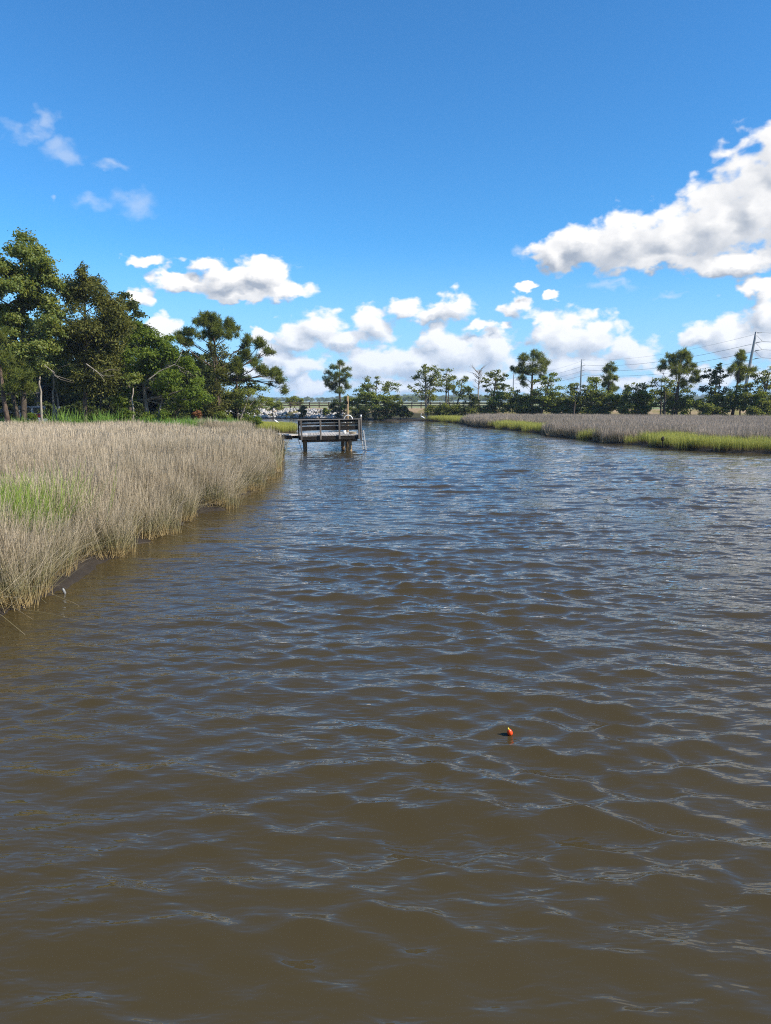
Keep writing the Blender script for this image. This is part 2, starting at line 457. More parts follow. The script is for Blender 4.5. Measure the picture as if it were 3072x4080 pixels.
# ------------------------------------------------------------------ water: rippled sheet
rows = [-5.0]
while rows[-1] < 125: rows.append(rows[-1] + max(0.034, 0.0043 * rows[-1]))
rows = np.array(rows); ncol = 480
t = np.linspace(-1, 1, ncol)
WX = (8 + 0.62 * np.maximum(rows, 0))[:, None] * t[None, :] + 30 * t[None, :] ** 7
WY = np.repeat(rows[:, None], ncol, 1)
spac = np.maximum(0.034, 0.0043 * rows)[:, None] * 1.0
wr = np.random.default_rng(5)
H = np.zeros_like(WX); DX = np.zeros_like(WX); DY = np.zeros_like(WX)
gust = np.clip(0.74 + 0.40 * wob(WX, WY, 0.35, 21) + 0.50 * wob(WX, WY, 1.1, 22), 0.25, 1.35)
gust = gust * (0.45 + 0.55 * sstep(-sdf(WX, WY), 0.2, 4.5))
for i in range(130):
    lam = math.exp(wr.uniform(math.log(0.13), math.log(1.7)))
    ang = math.radians(-90 - 10 + wr.normal(0, 22 if lam > 0.25 else 32)); dx, dy = math.cos(ang), math.sin(ang)
    k = 2 * math.pi / lam
    slope = 0.047 * (0.36 + 0.64 * math.exp(-((math.log(lam / 0.27)) / 0.6) ** 2)) * wr.uniform(0.6, 1.4)
    a = slope / k
    fade = np.clip(lam / (2.6 * spac) - 0.6, 0, 1)
    ph = k * (dx * WX + dy * WY) + wr.uniform(0, 6.28)
    H += a * fade * np.cos(ph); s_ = np.sin(ph) * a * fade * 1.0
    DX -= dx * s_; DY -= dy * s_
H *= gust; DX *= gust; DY *= gust
wi = np.arange(WX.size).reshape(WX.shape)
wf = np.stack([wi[:-1, :-1], wi[:-1, 1:], wi[1:, 1:], wi[1:, :-1]], -1).reshape(-1, 4)
m, N = material('river_water')
pos = N.n('ShaderNodeNewGeometry').outputs['Position']
rot = N.n('ShaderNodeMapping', {'vector_type': 'POINT'}, Vector=pos, Rotation=(0, 0, math.radians(10)), Scale=(0.36, 1.0, 0.0)).outputs[0]
rot_a = N.n('ShaderNodeMapping', {'vector_type': 'POINT'}, Vector=pos, Rotation=(0, 0, math.radians(30)), Scale=(0.34, 1.0, 0.0)).outputs[0]
rot_b = N.n('ShaderNodeMapping', {'vector_type': 'POINT'}, Vector=pos, Rotation=(0, 0, math.radians(-16)), Scale=(0.34, 1.0, 0.0)).outputs[0]
w0 = N.noise(rot, 3.2, 1.0, 0.5, 0.5)
w1 = N.m('ADD', N.noise(rot_a, 7.5, 1.0, 0.5, 0.4), N.noise(rot_b, 9.0, 1.0, 0.5, 0.4))
w2 = N.m('ADD', N.noise(rot_a, 26.0, 1.0, 0.5, 0.3), N.noise(rot_b, 21.0, 1.0, 0.5, 0.3))
gp = N.sm(N.noise(pos, 0.33, 3.0, 0.55), 0.32, 0.68, 0.45, 1.15)
hh = N.m('ADD', N.m('MULTIPLY', w0, 0.016), N.m('ADD', N.m('MULTIPLY', w1, 0.0165), N.m('MULTIPLY', w2, 0.0052)))
bump = N.n('ShaderNodeBump', None, Strength=1.0, Distance=1.0, Height=N.m('MULTIPLY', hh, gp)).outputs[0]
silt = N.mix(N.noise(pos, 0.5, 3.0), c4(0.053, 0.039, 0.0155), c4(0.063, 0.047, 0.020))
body = N.n('ShaderNodeBsdfDiffuse', None, Color=silt, Normal=N.n('ShaderNodeCombineXYZ', None, X=0.0, Y=0.0, Z=1.0).outputs[0]).outputs[0]   # light scattered back from the suspended silt
skin = N.n('ShaderNodeBsdfGlossy', None, Color=c4(1, 1, 1), Roughness=0.015, Normal=bump).outputs[0]
fres = N.n('ShaderNodeFresnel', None, IOR=1.36, Normal=bump).outputs[0]
finish(N, N.n('ShaderNodeMixShader', None, i0=fres, i1=body, i2=skin).outputs[0])
water = obj('river_water', mesh_np('river_water', np.stack([WX + DX, WY + DY, H], -1).reshape(-1, 3), wf, m, None, True))
tag(water, 'rippled muddy brown river reflecting blue sky', 'water', None, 'structure')

# ------------------------------------------------------------------ scattering of grass
def blades_me(name, mat, n, rad, hmin, hmax, width, lean, bend, seed, drift=(0, 0), segs=3):
    r = np.random.default_rng(seed)
    a = r.uniform(0, 6.283, n); q = rad * np.sqrt(r.uniform(0, 1, n))
    x0, y0 = q * np.cos(a), q * np.sin(a)
    h = r.uniform(hmin, hmax, n); la = r.uniform(0, 6.283, n); ln = np.abs(r.normal(0, lean, n))
    bx = np.cos(la) * ln + drift[0] + 0.25 * x0 / max(rad, .01) * lean; by = np.sin(la) * ln + drift[1] + 0.25 * y0 / max(rad, .01) * lean
    ba = r.uniform(0, 6.283, n); bn = np.abs(r.normal(0, bend, n))
    fa = r.uniform(0, 3.14159, n); tint = r.uniform(0, 1, n)
    V = []; Hh = []
    for s in range(segs + 1):
        f = s / segs
        cx = x0 + h * (bx * f + np.cos(ba) * bn * f * f); cy = y0 + h * (by * f + np.sin(ba) * bn * f * f)
        cz = h * f * np.sqrt(np.maximum(0.15, 1 - 0.6 * np.minimum(1.2, (bx * bx + by * by))) ) - h * 0.5 * bn ** 2 * f * f
        w = width * (1 - 0.72 * f) * 0.46
        V += [np.stack([cx - np.cos(fa) * w, cy - np.sin(fa) * w, cz], 1), np.stack([cx + np.cos(fa) * w, cy + np.sin(fa) * w, cz], 1)]
        Hh += [np.full(n, f), np.full(n, f)]
    V = np.stack(V, 1).reshape(-1, 3); k = 2 * (segs + 1)
    b = (np.arange(n) * k)[:, None]
    F = np.concatenate([b + np.array([[2 * s, 2 * s + 1, 2 * s + 3, 2 * s + 2]]) for s in range(segs)], 0)
    return mesh_np(name, V, F, mat, {'h': np.stack(Hh, 1).ravel(), 'tint': np.repeat(tint, k)})

def scatter(name, pts, rot, scl, pick, meshes, label, cat, kind='stuff'):
    """one object: real clumps instanced over points"""
    src = bpy.data.collections.new(name + '_source')
    for i, me in enumerate(meshes):
        src.objects.link(bpy.data.objects.new('%s_clump_%02d' % (name, i), me))
    me = bpy.data.meshes.new(name); pts = np.asarray(pts, dtype=np.float32)
    me.vertices.add(len(pts)); me.vertices.foreach_set('co', pts.ravel())
    a = me.attributes.new('rot', 'FLOAT_VECTOR', 'POINT'); a.data.foreach_set('vector', np.asarray(rot, dtype=np.float32).ravel())
    a = me.attributes.new('scl', 'FLOAT_VECTOR', 'POINT'); a.data.foreach_set('vector', np.asarray(scl, dtype=np.float32).ravel())
    a = me.attributes.new('pick', 'INT', 'POINT'); a.data.foreach_set('value', np.asarray(pick, dtype=np.int32))
    me.update()
    ng = bpy.data.node_groups.new(name, 'GeometryNodeTree')
    ng.interface.new_socket('Geometry', in_out='INPUT', socket_type='NodeSocketGeometry')
    ng.interface.new_socket('Geometry', in_out='OUTPUT', socket_type='NodeSocketGeometry')
    L = ng.links.new; nd = ng.nodes.new
    gi = nd('NodeGroupInput'); go = nd('NodeGroupOutput'); ip = nd('GeometryNodeInstanceOnPoints'); ci = nd('GeometryNodeCollectionInfo')
    ci.inputs['Collection'].default_value = src; ci.inputs['Separate Children'].default_value = True; ci.inputs['Reset Children'].default_value = True
    def attr(nm, dt):
        x = nd('GeometryNodeInputNamedAttribute'); x.data_type = dt; x.inputs['Name'].default_value = nm
        return x.outputs['Attribute']
    e2r = nd('FunctionNodeEulerToRotation')
    L(attr('rot', 'FLOAT_VECTOR'), e2r.inputs[0])
    L(gi.outputs[0], ip.inputs['Points']); L(ci.outputs[0], ip.inputs['Instance']); ip.inputs['Pick Instance'].default_value = True
    L(attr('pick', 'INT'), ip.inputs['Instance Index']); L(e2r.outputs[0], ip.inputs['Rotation']); L(attr('scl', 'FLOAT_VECTOR'), ip.inputs['Scale'])
    L(ip.outputs[0], go.inputs[0])
    o = obj(name, me)
    md = o.modifiers.new('clumps', 'NODES'); md.node_group = ng
    return tag(o, label, cat, None, kind)

def rand_pts(n, x0, x1, y0, y1, seed):
    r = np.random.default_rng(seed)
    return r.uniform(x0, x1, n), r.uniform(y0, y1, n), r
def place(x, y, r, tilt=0.06, s0=0.85, s1=1.15):
    n = len(x)
    rot = np.stack([r.normal(0, tilt, n), r.normal(0, tilt, n), r.uniform(0, 6.283, n)], 1)
    s = r.uniform(s0, s1, n); return rot, np.stack([s, s, s * r.uniform(0.9, 1.1, n)], 1)

RUSH = mat_blade('needlerush_stems', (0.34, 0.245, 0.105), ((0.10, 0.115, 0.035), (0.42, 0.34, 0.19)), ((0.21, 0.17, 0.095), (0.66, 0.54, 0.385)), 0.2)
GREEN = mat_blade('cordgrass_blades', (0.28, 0.25, 0.09), ((0.09, 0.16, 0.02), (0.24, 0.33, 0.05)), ((0.12, 0.22, 0.025), (0.36, 0.44, 0.09)), 0.35)
LIME = mat_blade('young_cordgrass_blades', (0.16, 0.12, 0.045), ((0.19, 0.205, 0.035), (0.36, 0.35, 0.07)), ((0.33, 0.36, 0.055), (0.54, 0.51, 0.13)), 0.35, 0.3)
LUSH = mat_blade('lush_bank_blades', (0.05, 0.08, 0.015), ((0.08, 0.17, 0.02), (0.17, 0.31, 0.04)), ((0.12, 0.24, 0.03), (0.26, 0.40, 0.07)), 0.35, 0.4)

RUSH_B = mat_blade('needlerush_stems_grey', (0.30, 0.23, 0.13), ((0.11, 0.105, 0.05), (0.34, 0.275, 0.18)), ((0.20, 0.165, 0.11), (0.52, 0.425, 0.335)), 0.2)
near_cl = [blades_me('rush_near_%d' % i, RUSH, 95, 0.36, 0.62, 1.16, 0.011, 0.10, 0.10, 40 + i) for i in range(5)]
near_cl += [blades_me('rush_lodged_%d' % i, RUSH, 55, 0.30, 0.60, 1.25, 0.011, 0.50, 0.45, 60 + i, (0.15, -0.05)) for i in range(2)]
far_cl = [blades_me('rush_far_%d' % i, RUSH, 75, 0.50, 0.60, 1.12, 0.024, 0.10, 0.10, 50 + i) for i in range(4)]
far_cl += [blades_me('rush_far_lodged', RUSH, 50, 0.42, 0.60, 1.05, 0.024, 0.34, 0.35, 70, (0.10, -0.10))]

right_cl = []
for me in far_cl:
    me = me.copy(); me.materials[0] = RUSH_B; right_cl.append(me)
def marsh(x, y, r, inset, back):
    s = sdf(x, y) + 0.30 * wob(x, y, 2.6, 77) + 0.16 * wob(x, y, 6.0, 78)
    ok = (s > inset) & back(x, y)
    return x[ok], y[ok], s[ok]
left_back = lambda x, y: (y < 45.5 + 2.2 * wob(x, y, 0.2, 4) + np.clip((x + 14) * 1.3, 0, 12)) & (x < -3) & (x > -34)
GP = on_water(170, 2050, 0.9)     # pocket of green cordgrass in the rush
def green_pocket(x, y):
    return np.exp(-(((x - GP[0] + 0.2) / 1.7) ** 2 + ((y - GP[1] - 0.2) / 0.95) ** 2)) * (1 + 0.3 * wob(x, y, 2.0, 14))
# left marsh, two densities
x, y, r = rand_pts(26000, -22, -3, 3, 26, 101)
x, y, s = marsh(x, y, r, 0.17, lambda a, b: (a < -3))
keep = r.uniform(0, 1, len(x)) > 0.75 * green_pocket(x, y); x, y, s = x[keep], y[keep], s[keep]
keep = (x > -0.62 * y - 5.0); x, y, s = x[keep], y[keep], s[keep]
ro, sc_ = place(x, y, r); pk = r.integers(0, 5, len(x)); ed = (s < 0.6) & (r.uniform(0, 1, len(x)) < 0.42); pk[ed] = r.integers(5, 7, ed.sum()); ro[ed, 2] = r.normal(0.1, 0.5, ed.sum())
sc_ *= (np.clip(0.62 + 0.34 * s, 0.62, 1.0) * (1 + 0.20 * wob(x, y, 1.3, 31) + 0.14 * wob(x, y, 3.4, 32)))[:, None]
lo_ = r.uniform(0, 1, len(x)) < 0.07; pk[lo_] = r.integers(5, 7, lo_.sum())
ro[:, 0] += np.where(s < 0.7, r.normal(-0.05, 0.16, len(s)), 0); ro[:, 1] += np.where(s < 0.7, r.normal(0.0, 0.16, len(s)), 0)
Z = land(x, y)
P1 = np.stack([x, y, Z - 0.03], 1); R1, S1, K1 = ro, sc_, pk
x, y, r = rand_pts(30000, -34, -3, 26, 60, 102)
x, y, s = marsh(x, y, r, 0.17, left_back)
ro, sc_ = place(x, y, r); sc_ *= (1 + 0.14 * wob(x, y, 1.0, 33) + 0.10 * wob(x, y, 2.6, 34))[:, None]; pk = 7 + r.integers(0, 4, len(x)); ed = (s < 0.5) & (r.uniform(0, 1, len(x)) < 0.3); pk[ed] = 11; ro[ed, 2] = r.normal(0.2, 0.5, ed.sum())
keep = ~((y > 60) & (x > -12)); x, y, ro, sc_, pk = x[keep], y[keep], ro[keep], sc_[keep], pk[keep]
wd = polydist(x, y, [(-5.0, 37.6), (-12.5, 45.0)]); sc_ *= (1 - 0.42 * (1 - sstep(wd, 1.2, 3.0)))[:, None]
P2 = np.stack([x, y, land(x, y) - 0.03], 1)
scatter('needlerush_marsh', np.vstack([P1, P2]), np.vstack([R1, ro]), np.vstack([S1, sc_]), np.concatenate([K1, pk]), near_cl + far_cl,
        'grey brown needlerush marsh filling the bank beside the wooden fishing platform', 'marsh grass')
# pocket of green cordgrass inside it
x, y, r = rand_pts(4200, GP[0] - 6, GP[0] + 5, GP[1] - 3.5, GP[1] + 5, 103)
keep = (r.uniform(0, 1, len(x)) < green_pocket(x, y) * 1.3) & (sdf(x, y) > 0.7); x, y = x[keep], y[keep]
ro, sc_ = place(x, y, r, 0.08)
gcl = [blades_me('green_cordgrass_%d' % i, GREEN, 26, 0.34, 0.7, 1.28, 0.013, 0.16, 0.28, 80 + i, (0.05, 0)) for i in range(3)]
scatter('green_cordgrass', np.stack([x, y, land(x, y)], 1), ro, sc_, r.integers(0, 3, len(x)), gcl, 'patch of bright green cordgrass within the brown needlerush', 'grass')
# right marsh
right_back = lambda x, y: (x > 4) & (y < 95 - 0.42 * (x - 8) + 1.2 * wob(x, y, 0.3, 6)) & (x < 62) & (y > 24)
def right_lime(x, y, s):
    """how far the pale young cordgrass reaches in from the water at each stretch of the right bank"""
    c = np.stack([x, y], 1)
    def seg(a, b, w):
        (ax, ay), (bx, by) = on_water(*a), on_water(*b)
        mid = np.array([(ax + bx) / 2, (ay + by) / 2]); d = np.array([bx - ax, by - ay]); L = np.hypot(*d)
        tpar = np.abs((c - mid) @ (d / L)) / (L / 2)
        return w * np.clip((1.0 - tpar) / 0.12, 0, 1)
    return np.maximum.reduce([seg((1655, 1678), (1835, 1689), 3.0), seg((1925, 1705), (2160, 1728), 2.6), seg((2300, 1750), (2345, 1757), 0.8), seg((2490, 1770), (3900, 1830), 3.6)])
x, y, r = rand_pts(52000, 4, 62, 26, 100, 104)
x, y, s = marsh(x, y, r, 0.16, right_back)
band = right_lime(x, y, s)
lime = s < band * (0.85 + 0.15 * wob(x, y, 0.8, 9))
rush = ~lime
xr, yr, sr = x[rush], y[rush], s[rush]
ro, sc_ = place(xr, yr, r, 0.06, 0.62, 0.92); pk = r.integers(0, 4, len(xr)); fr = (sr < band[rush] + 1.6) & (r.uniform(0, 1, len(xr)) < 0.4); pk[fr] = 4; ro[fr, 2] = r.normal(math.pi, 0.9, fr.sum())
scatter('needlerush_marsh', np.stack([xr, yr, land(xr, yr) - 0.03], 1), ro, sc_, pk, right_cl, 'grey brown needlerush marsh backed by the row of trees and tall power poles', 'marsh grass')
lcl = [blades_me('lime_cordgrass_%d' % i, LIME, 90, 0.42, 0.28, 0.62, 0.016, 0.13, 0.12, 90 + i) for i in range(4)]
x2, y2, r2 = rand_pts(24000, 4, 50, 24, 100, 105)
x2, y2, s2 = marsh(x2, y2, r2, 0.10, lambda a, b: a > 0)
b2 = right_lime(x2, y2, s2); k2 = s2 < b2 * (0.9 + 0.15 * wob(x2, y2, 0.8, 9)); x2, y2 = x2[k2], y2[k2]
ro, sc_ = place(x2, y2, r2, 0.06)
scatter('young_cordgrass', np.stack([x2, y2, land(x2, y2)], 1), ro, sc_, r2.integers(0, 4, len(x2)), lcl, 'low yellow green cordgrass along the water in front of the treed marsh', 'grass')
# small lime patch behind the walkway
x3, y3, r3 = rand_pts(2600, -15, -6, 60, 69, 106)
s3 = sdf(x3, y3); k3 = (s3 > 0.1) & (x3 > -12.5); x3, y3 = x3[k3], y3[k3]
ro, sc_ = place(x3, y3, r3, 0.06, 0.75, 1.05)
scatter('young_cordgrass', np.stack([x3, y3, land(x3, y3)], 1), ro, sc_, r3.integers(0, 4, len(x3)), lcl, 'small rounded patch of yellow green cordgrass behind the wooden walkway', 'grass')
# lush bank grass below the trees on the left
ucl = [blades_me('lush_grass_%d' % i, LUSH, 46, 0.40, 0.55, 1.2, 0.03, 0.18, 0.35, 95 + i) for i in range(3)]
x4, y4, r4 = rand_pts(7000, -36, -9, 46, 56, 107)
edge = 45.5 + 2.2 * wob(x4, y4, 0.2, 4) + np.clip((x4 + 14) * 1.3, 0, 12)
k4 = (y4 > edge - 0.6) & (y4 < edge + 2.4) & (sdf(x4, y4) > 1.0); x4, y4 = x4[k4], y4[k4]
ro, sc_ = place(x4, y4, r4, 0.08, 0.7, 1.15)
tall = (x4 > east(230, 47)) & (x4 < east(500, 47)); sc_[tall] *= 1.5
scatter('lush_bank_grass', np.stack([x4, y4, land(x4, y4)], 1), ro, sc_, r4.integers(0, 3, len(x4)), ucl, 'bright green tall grass along the foot of the dense trees', 'grass')

# ------------------------------------------------------------------ trees
BARK_D = mat_bark('dark_bark', (0.035, 0.027, 0.02), (0.12, 0.095, 0.07))
BARK_P = mat_bark('pine_bark', (0.05, 0.035, 0.026), (0.17, 0.12, 0.085))
BARK_G = mat_bark('pale_bark', (0.15, 0.125, 0.10), (0.36, 0.31, 0.25))
LEAF = {
 'gum':   mat_leaf('gum_leaves', (0.073, 0.110, 0.022), (0.155, 0.204, 0.041), (0.332, 0.336, 0.091), 0.3, 0.5, 0.3),
 'cedar': mat_leaf('cedar_sprays', (0.054, 0.064, 0.014), (0.109, 0.116, 0.024), (0.196, 0.186, 0.041), 0.15, 0.7, 0.2),
 'pine':  mat_leaf('pine_needles', (0.057, 0.084, 0.020), (0.124, 0.155, 0.031), (0.249, 0.256, 0.055), 0.28, 0.6, 0.2),
 'bright':mat_leaf('bright_leaves', (0.065, 0.103, 0.014), (0.129, 0.186, 0.023), (0.220, 0.274, 0.042), 0.38),
 'oak':   mat_leaf('live_oak_leaves', (0.061, 0.093, 0.022), (0.136, 0.173, 0.039), (0.297, 0.299, 0.079), 0.32, 0.6, 0.2),
 'shrub': mat_leaf('shrub_leaves', (0.070, 0.103, 0.019), (0.154, 0.198, 0.035), (0.285, 0.309, 0.059), 0.28),
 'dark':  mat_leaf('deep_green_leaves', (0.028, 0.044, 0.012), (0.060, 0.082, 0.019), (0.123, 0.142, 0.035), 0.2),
 'pale':  mat_leaf('pale_green_leaves', (0.105, 0.142, 0.030), (0.211, 0.247, 0.053), (0.334, 0.337, 0.088), 0.35),
 'brown': mat_leaf('dead_brown_leaves', (0.140, 0.059, 0.024), (0.281, 0.127, 0.053), (0.421, 0.210, 0.093), 0.2),
}
def unit(v): return v / (np.linalg.norm(v, axis=-1, keepdims=True) + 1e-9)

def leaf_quads(c, nrm, size, r, asp=0.55):
    """small pointed leaves: one folded quad each"""
    n = len(c); nrm = unit(nrm); t = unit(np.cross(nrm, r.normal(0, 1, (n, 3)))); b = np.cross(nrm, t)
    L = (size * r.uniform(0.65, 1.35, n))[:, None]; w = L * asp
    v = np.stack([c - t * L * 0.5, c + b * w * 0.5 + nrm * L * 0.08, c + t * L * 0.5 - nrm * L * 0.1, c - b * w * 0.5 + nrm * L * 0.08], 1)
    return v.reshape(-1, 3), np.arange(n * 4).reshape(n, 4)

def foliage(clumps, kind, size, dens, r):
    """clumps: (x,y,z,rx,ry,rz) -> vertices, faces, tint, spray centres per clump"""
    C = []; Nn = []; T = []; sprays = []
    cedar = kind == 'cedar'
    for (x, y, z, rx, ry, rz) in clumps:
        area = (rx * ry + rx * rz + ry * rz) / 3 * 12.57
        srad = min(max(0.16 + 1.1 * size, 0.24), 0.62 * min(rx, ry, rz) + 0.12)
        ns = max(5, int(dens * area / (srad * srad * 3.1) * 2.5))
        d = unit(r.normal(0, 1, (ns, 3))); d[:, 2] = np.where(d[:, 2] < -0.35, -d[:, 2] * 0.6, d[:, 2])
        rad = r.uniform(0.30, 1.0, ns) ** 0.55
        rad = rad * (0.86 + 0.26 * np.sin(d[:, 0] * 5 + x * 3) * np.cos(d[:, 2] * 4 + z * 2))
        sc = np.array([x, y, z]) + d * np.array([rx, ry, rz]) * rad[:, None]
        sprays.append(sc)
        nl = max(8, int(1.35 * (srad / size) ** 2 * 3.2))
        k = np.repeat(np.arange(ns), nl)
        off = r.normal(0, 1, (len(k), 3)) * srad * 0.5
        off[:, 2] *= 0.55 if not cedar else 1.0
        C.append(sc[k] + off)
        up = np.array([0, 0, 0.42 if not cedar else 0.2])
        Nn.append(up + d[k] * 0.55 + r.normal(0, 0.55, (len(k), 3)))
        T.append(np.clip(np.repeat(r.normal(0.5, 0.16, ns), nl) + r.normal(0, 0.17, len(k)), 0, 1))
    C = np.vstack(C); Nn = np.vstack(Nn); T = np.concatenate(T)
    v, f = leaf_quads(C, Nn, np.full(len(C), size), r, 0.30 if cedar else 0.58)
    return v, f, np.repeat(T, 4), sprays

def needle_tufts(clumps, size, dens, r, per=30):
    V = []; T = []; sprays = []
    for (x, y, z, rx, ry, rz) in clumps:
        area = (rx * ry + rx * rz + ry * rz) / 3 * 12.57
        ns = max(5, int(dens * area / (size * size * 1.5) * 2.2))
        d = unit(r.normal(0, 1, (ns, 3))); rad = r.uniform(0.2, 1.0, ns) ** 0.6
        sc = np.array([x, y, z]) + d * np.array([rx, ry, rz]) * rad[:, None]; sprays.append(sc)
        k = np.repeat(np.arange(ns), per); n = len(k)
        nd = unit(r.normal(0, 1, (n, 3)) + d[k] * 0.55 + np.array([0, 0, 0.4]))
        L = (size * r.uniform(0.55, 1.0, n))[:, None]; w = L * 0.085
        side = unit(np.cross(nd, r.normal(0, 1, (n, 3))))
        base = sc[k] + r.normal(0, 0.22, (n, 3)) * size
        V.append(np.stack([base - side * w * 0.6, base + side * w * 0.6, base + nd * L + side * w * 0.35, base + nd * L - side * w * 0.35], 1).reshape(-1, 3))
        T.append(np.repeat(np.clip(np.repeat(r.normal(0.5, 0.17, ns), per) + r.normal(0, 0.13, n), 0, 1), 4))
    V = np.vstack(V)
    return V, np.arange(len(V)).reshape(-1, 4), np.concatenate(T), sprays

def break_up(clumps, r, n, size=0.50, spread=0.78):
    """split every lobe into smaller uneven ones"""
    out = []
    for (x, y, z, rx, ry, rz) in clumps:
        for _ in range(n):
            d = unit(r.normal(0, 1, 3)) * spread * r.uniform(0.35, 1.15); q = size * r.uniform(0.65, 1.3)
            out.append((x + d[0] * rx * 1.15, y + d[1] * ry * 1.15, z + d[2] * rz * 1.2, rx * q, ry * q, rz * q * 1.1))
    return out
TREE_SEED = [500]
def plant(name, label, cat, base, clumps, kind, size=0.17, dens=1.0, trunk_r=0.16, bark=None, lean_top=None, trunks=1, group=None, twigs=2, limb_low=0.25, show_trunk=True, full=1.0):
    """base: ground point; clumps in world metres"""
    TREE_SEED[0] += 1; r = np.random.default_rng(TREE_SEED[0])
    base = np.array(base, float); loc = np.array(clumps, float); loc[:, :3] -= base
    root = thing(name, label, cat, tuple(base), 0.0, group)
    loc[:, 5] = np.maximum(loc[:, 5], 0.72 * loc[:, 3]); loc[:, 3:] *= full
    g = Geo()
    top = loc[np.argmax(loc[:, 2])]
    tops = [np.array(lean_top, float) - base] if lean_top is not None else [np.array([top[0] * 0.85, top[1] * 0.85, top[2]])]
    for q in range(1, trunks):
        c = loc[r.integers(0, len(loc))]; tops.append(np.array([c[0] * 0.7, c[1] * 0.7, c[2]]))
    paths = []
    for q, tp in enumerate(tops):
        m_ = 10; s = np.linspace(0, 1, m_)
        o = r.normal(0, 0.12, 2) * (q > 0) * 2
        p = np.outer(s, tp); p[:, 0] += o[0]; p[:, 1] += o[1]
        wv = r.normal(0, 0.035, (m_, 2)).cumsum(0) * np.linalg.norm(tp) * 0.14; wv -= np.outer(s, wv[-1]); p[:, :2] += wv
        p[0, 2] = -0.25
        rr = trunk_r * (1 if q == 0 else 0.75) * (1 - 0.82 * s) * np.where(s < 0.05, 1.3, 1.0) + 0.012
        g.tube(p, rr, 8); paths.append((p, rr))
    small = []
    for ci, c in enumerate(loc):
        p, rr = paths[r.integers(0, len(paths))]
        want = max(limb_low * p[-1, 2], c[2] - (0.30 + 0.40 * r.uniform()) * np.hypot(*(c[:2])) - 0.3 * c[5])
        j = int(np.argmin(np.abs(p[:, 2] - want))); j = min(max(j, 1), len(p) - 2)
        a = p[j]; b = c[:3]; n_ = 6; s = np.linspace(0, 1, n_)[:, None]
        mid = (a + b) / 2 + np.array([0, 0, -0.06 * np.linalg.norm(b - a)]) + r.normal(0, 0.10, 3) * np.linalg.norm(b - a)
        q = (1 - s) ** 2 * a + 2 * s * (1 - s) * mid + s ** 2 * b
        r0 = min(rr[j] * 0.6, 0.02 + 0.014 * np.linalg.norm(b - a))
        g.tube(q, np.linspace(r0, max(0.012, r0 * 0.3), n_), 6, False)
        sub = break_up([c], r, 4 if kind != 'pine' else 4)
        if show_trunk and r.uniform() < (0.75 if kind != 'pine' else 0.35):     # leaves along the limb too
            e = q[r.integers(2, 5)] + r.normal(0, 0.15, 3) * c[3]; w = r.uniform(0.3, 0.5)
            sub.append((e[0], e[1], e[2], c[3] * w, c[4] * w, c[5] * w))
        for sb in sub:
            st = q[r.integers(3, n_)]; e = np.array(sb[:3]); mm = (st + e) / 2 + r.normal(0, 0.08, 3) * np.linalg.norm(e - st)
            g.tube(np.stack([st, mm, e]), [max(0.014, r0 * 0.35), 0.012, 0.006], 4, False)
        small += sub
    if kind == 'pine': v, f, tn, sprays = needle_tufts(small, size, dens, r)
    else: v, f, tn, sprays = foliage(small, kind, size, dens, r)
    obj('crown' if show_trunk else 'foliage', mesh_np('crown', v, f, LEAF[kind], {'tint': tn}), root)
    obj('trunk' if show_trunk else 'stem', g.mesh('trunk', bark or BARK_D), root)
    return root

def px_clumps(lst, Y, depth=0.8, seed=1, jit=0.0):
    """lobes given by bearing and height at distance Y; each gets a depth of its own"""
    r = np.random.default_rng(seed); out = []
    for (px, py, rx, ry) in lst:
        w = rx * Y / FOC; h = ry * Y / FOC
        yy = Y + r.uniform(-1, 1) * depth
        out.append((east(px, yy), yy, height(py, yy), w, 0.5 * (w + h) * 1.05, h))
    return out
def ground_at(px, Y):
    x = east(px, Y, 0.5); return (x, Y, land1(x, Y) - 0.02)

# --- left wood
plant('gum_tree', 'tallest broadleaf tree with glossy pale green crown beside the dark cedar', 'tree', ground_at(92, 48), px_clumps([(60,1015,62,52),(130,990,50,40),(15,1000,55,44),(165,1005,46,38),(205,1075,46,46),(232,1150,44,44),(95,1060,60,50),(190,1050,55,52),(222,1105,36,45),(60,1120,70,64), (150,1150,70,60),(212,1195,46,46),(30,1230,66,56),(120,1262,76,52),(230,1275,60,40),(60,1350,66,46),(165,1368,76,46),(255,1352,48,42),(110,1440,60,30),(-70,1100,70,90),(-80,1250,70,80),(140,1480,36,22)], 48, 1.6, 1), 'gum', 0.19, 0.95, 0.2, BARK_D, trunks=2, limb_low=0.4, full=1.36)
plant('pine_tree', 'small pine with drooping needle boughs beneath the tallest broadleaf tree', 'tree', ground_at(48, 45.5), px_clumps([(5,1360,46,34),(40,1415,46,30),(68,1465,42,30),(108,1500,36,30),(118,1540,26,24),(20,1510,46,28),(-40,1400,50,46),(60,1545,24,18)], 45.5, 0.8, 2), 'pine', 0.36, 0.8, 0.17, BARK_P)
plant('cedar_tree', 'broad olive dark cedar with ragged pointed top in the wood', 'tree', ground_at(345, 50), px_clumps([(365,1100,14,24),(372,1135,34,28),(300,1200,44,40),(470,1260,50,44),(385,1118,20,18),(330,1140,36,24),(395,1155,38,30),(345,1190,64,40),(425,1205,44,36),(330,1260,76,46),(440,1270,72,46),(380,1330,104,46), (485,1345,66,50),(320,1400,86,50),(420,1420,104,54),(510,1450,64,56),(360,1490,86,46),(450,1520,86,42),(290,1520,56,36)], 50, 1.5, 3), 'cedar', 0.24, 1.05, 0.17, BARK_P, limb_low=0.3, full=1.34)
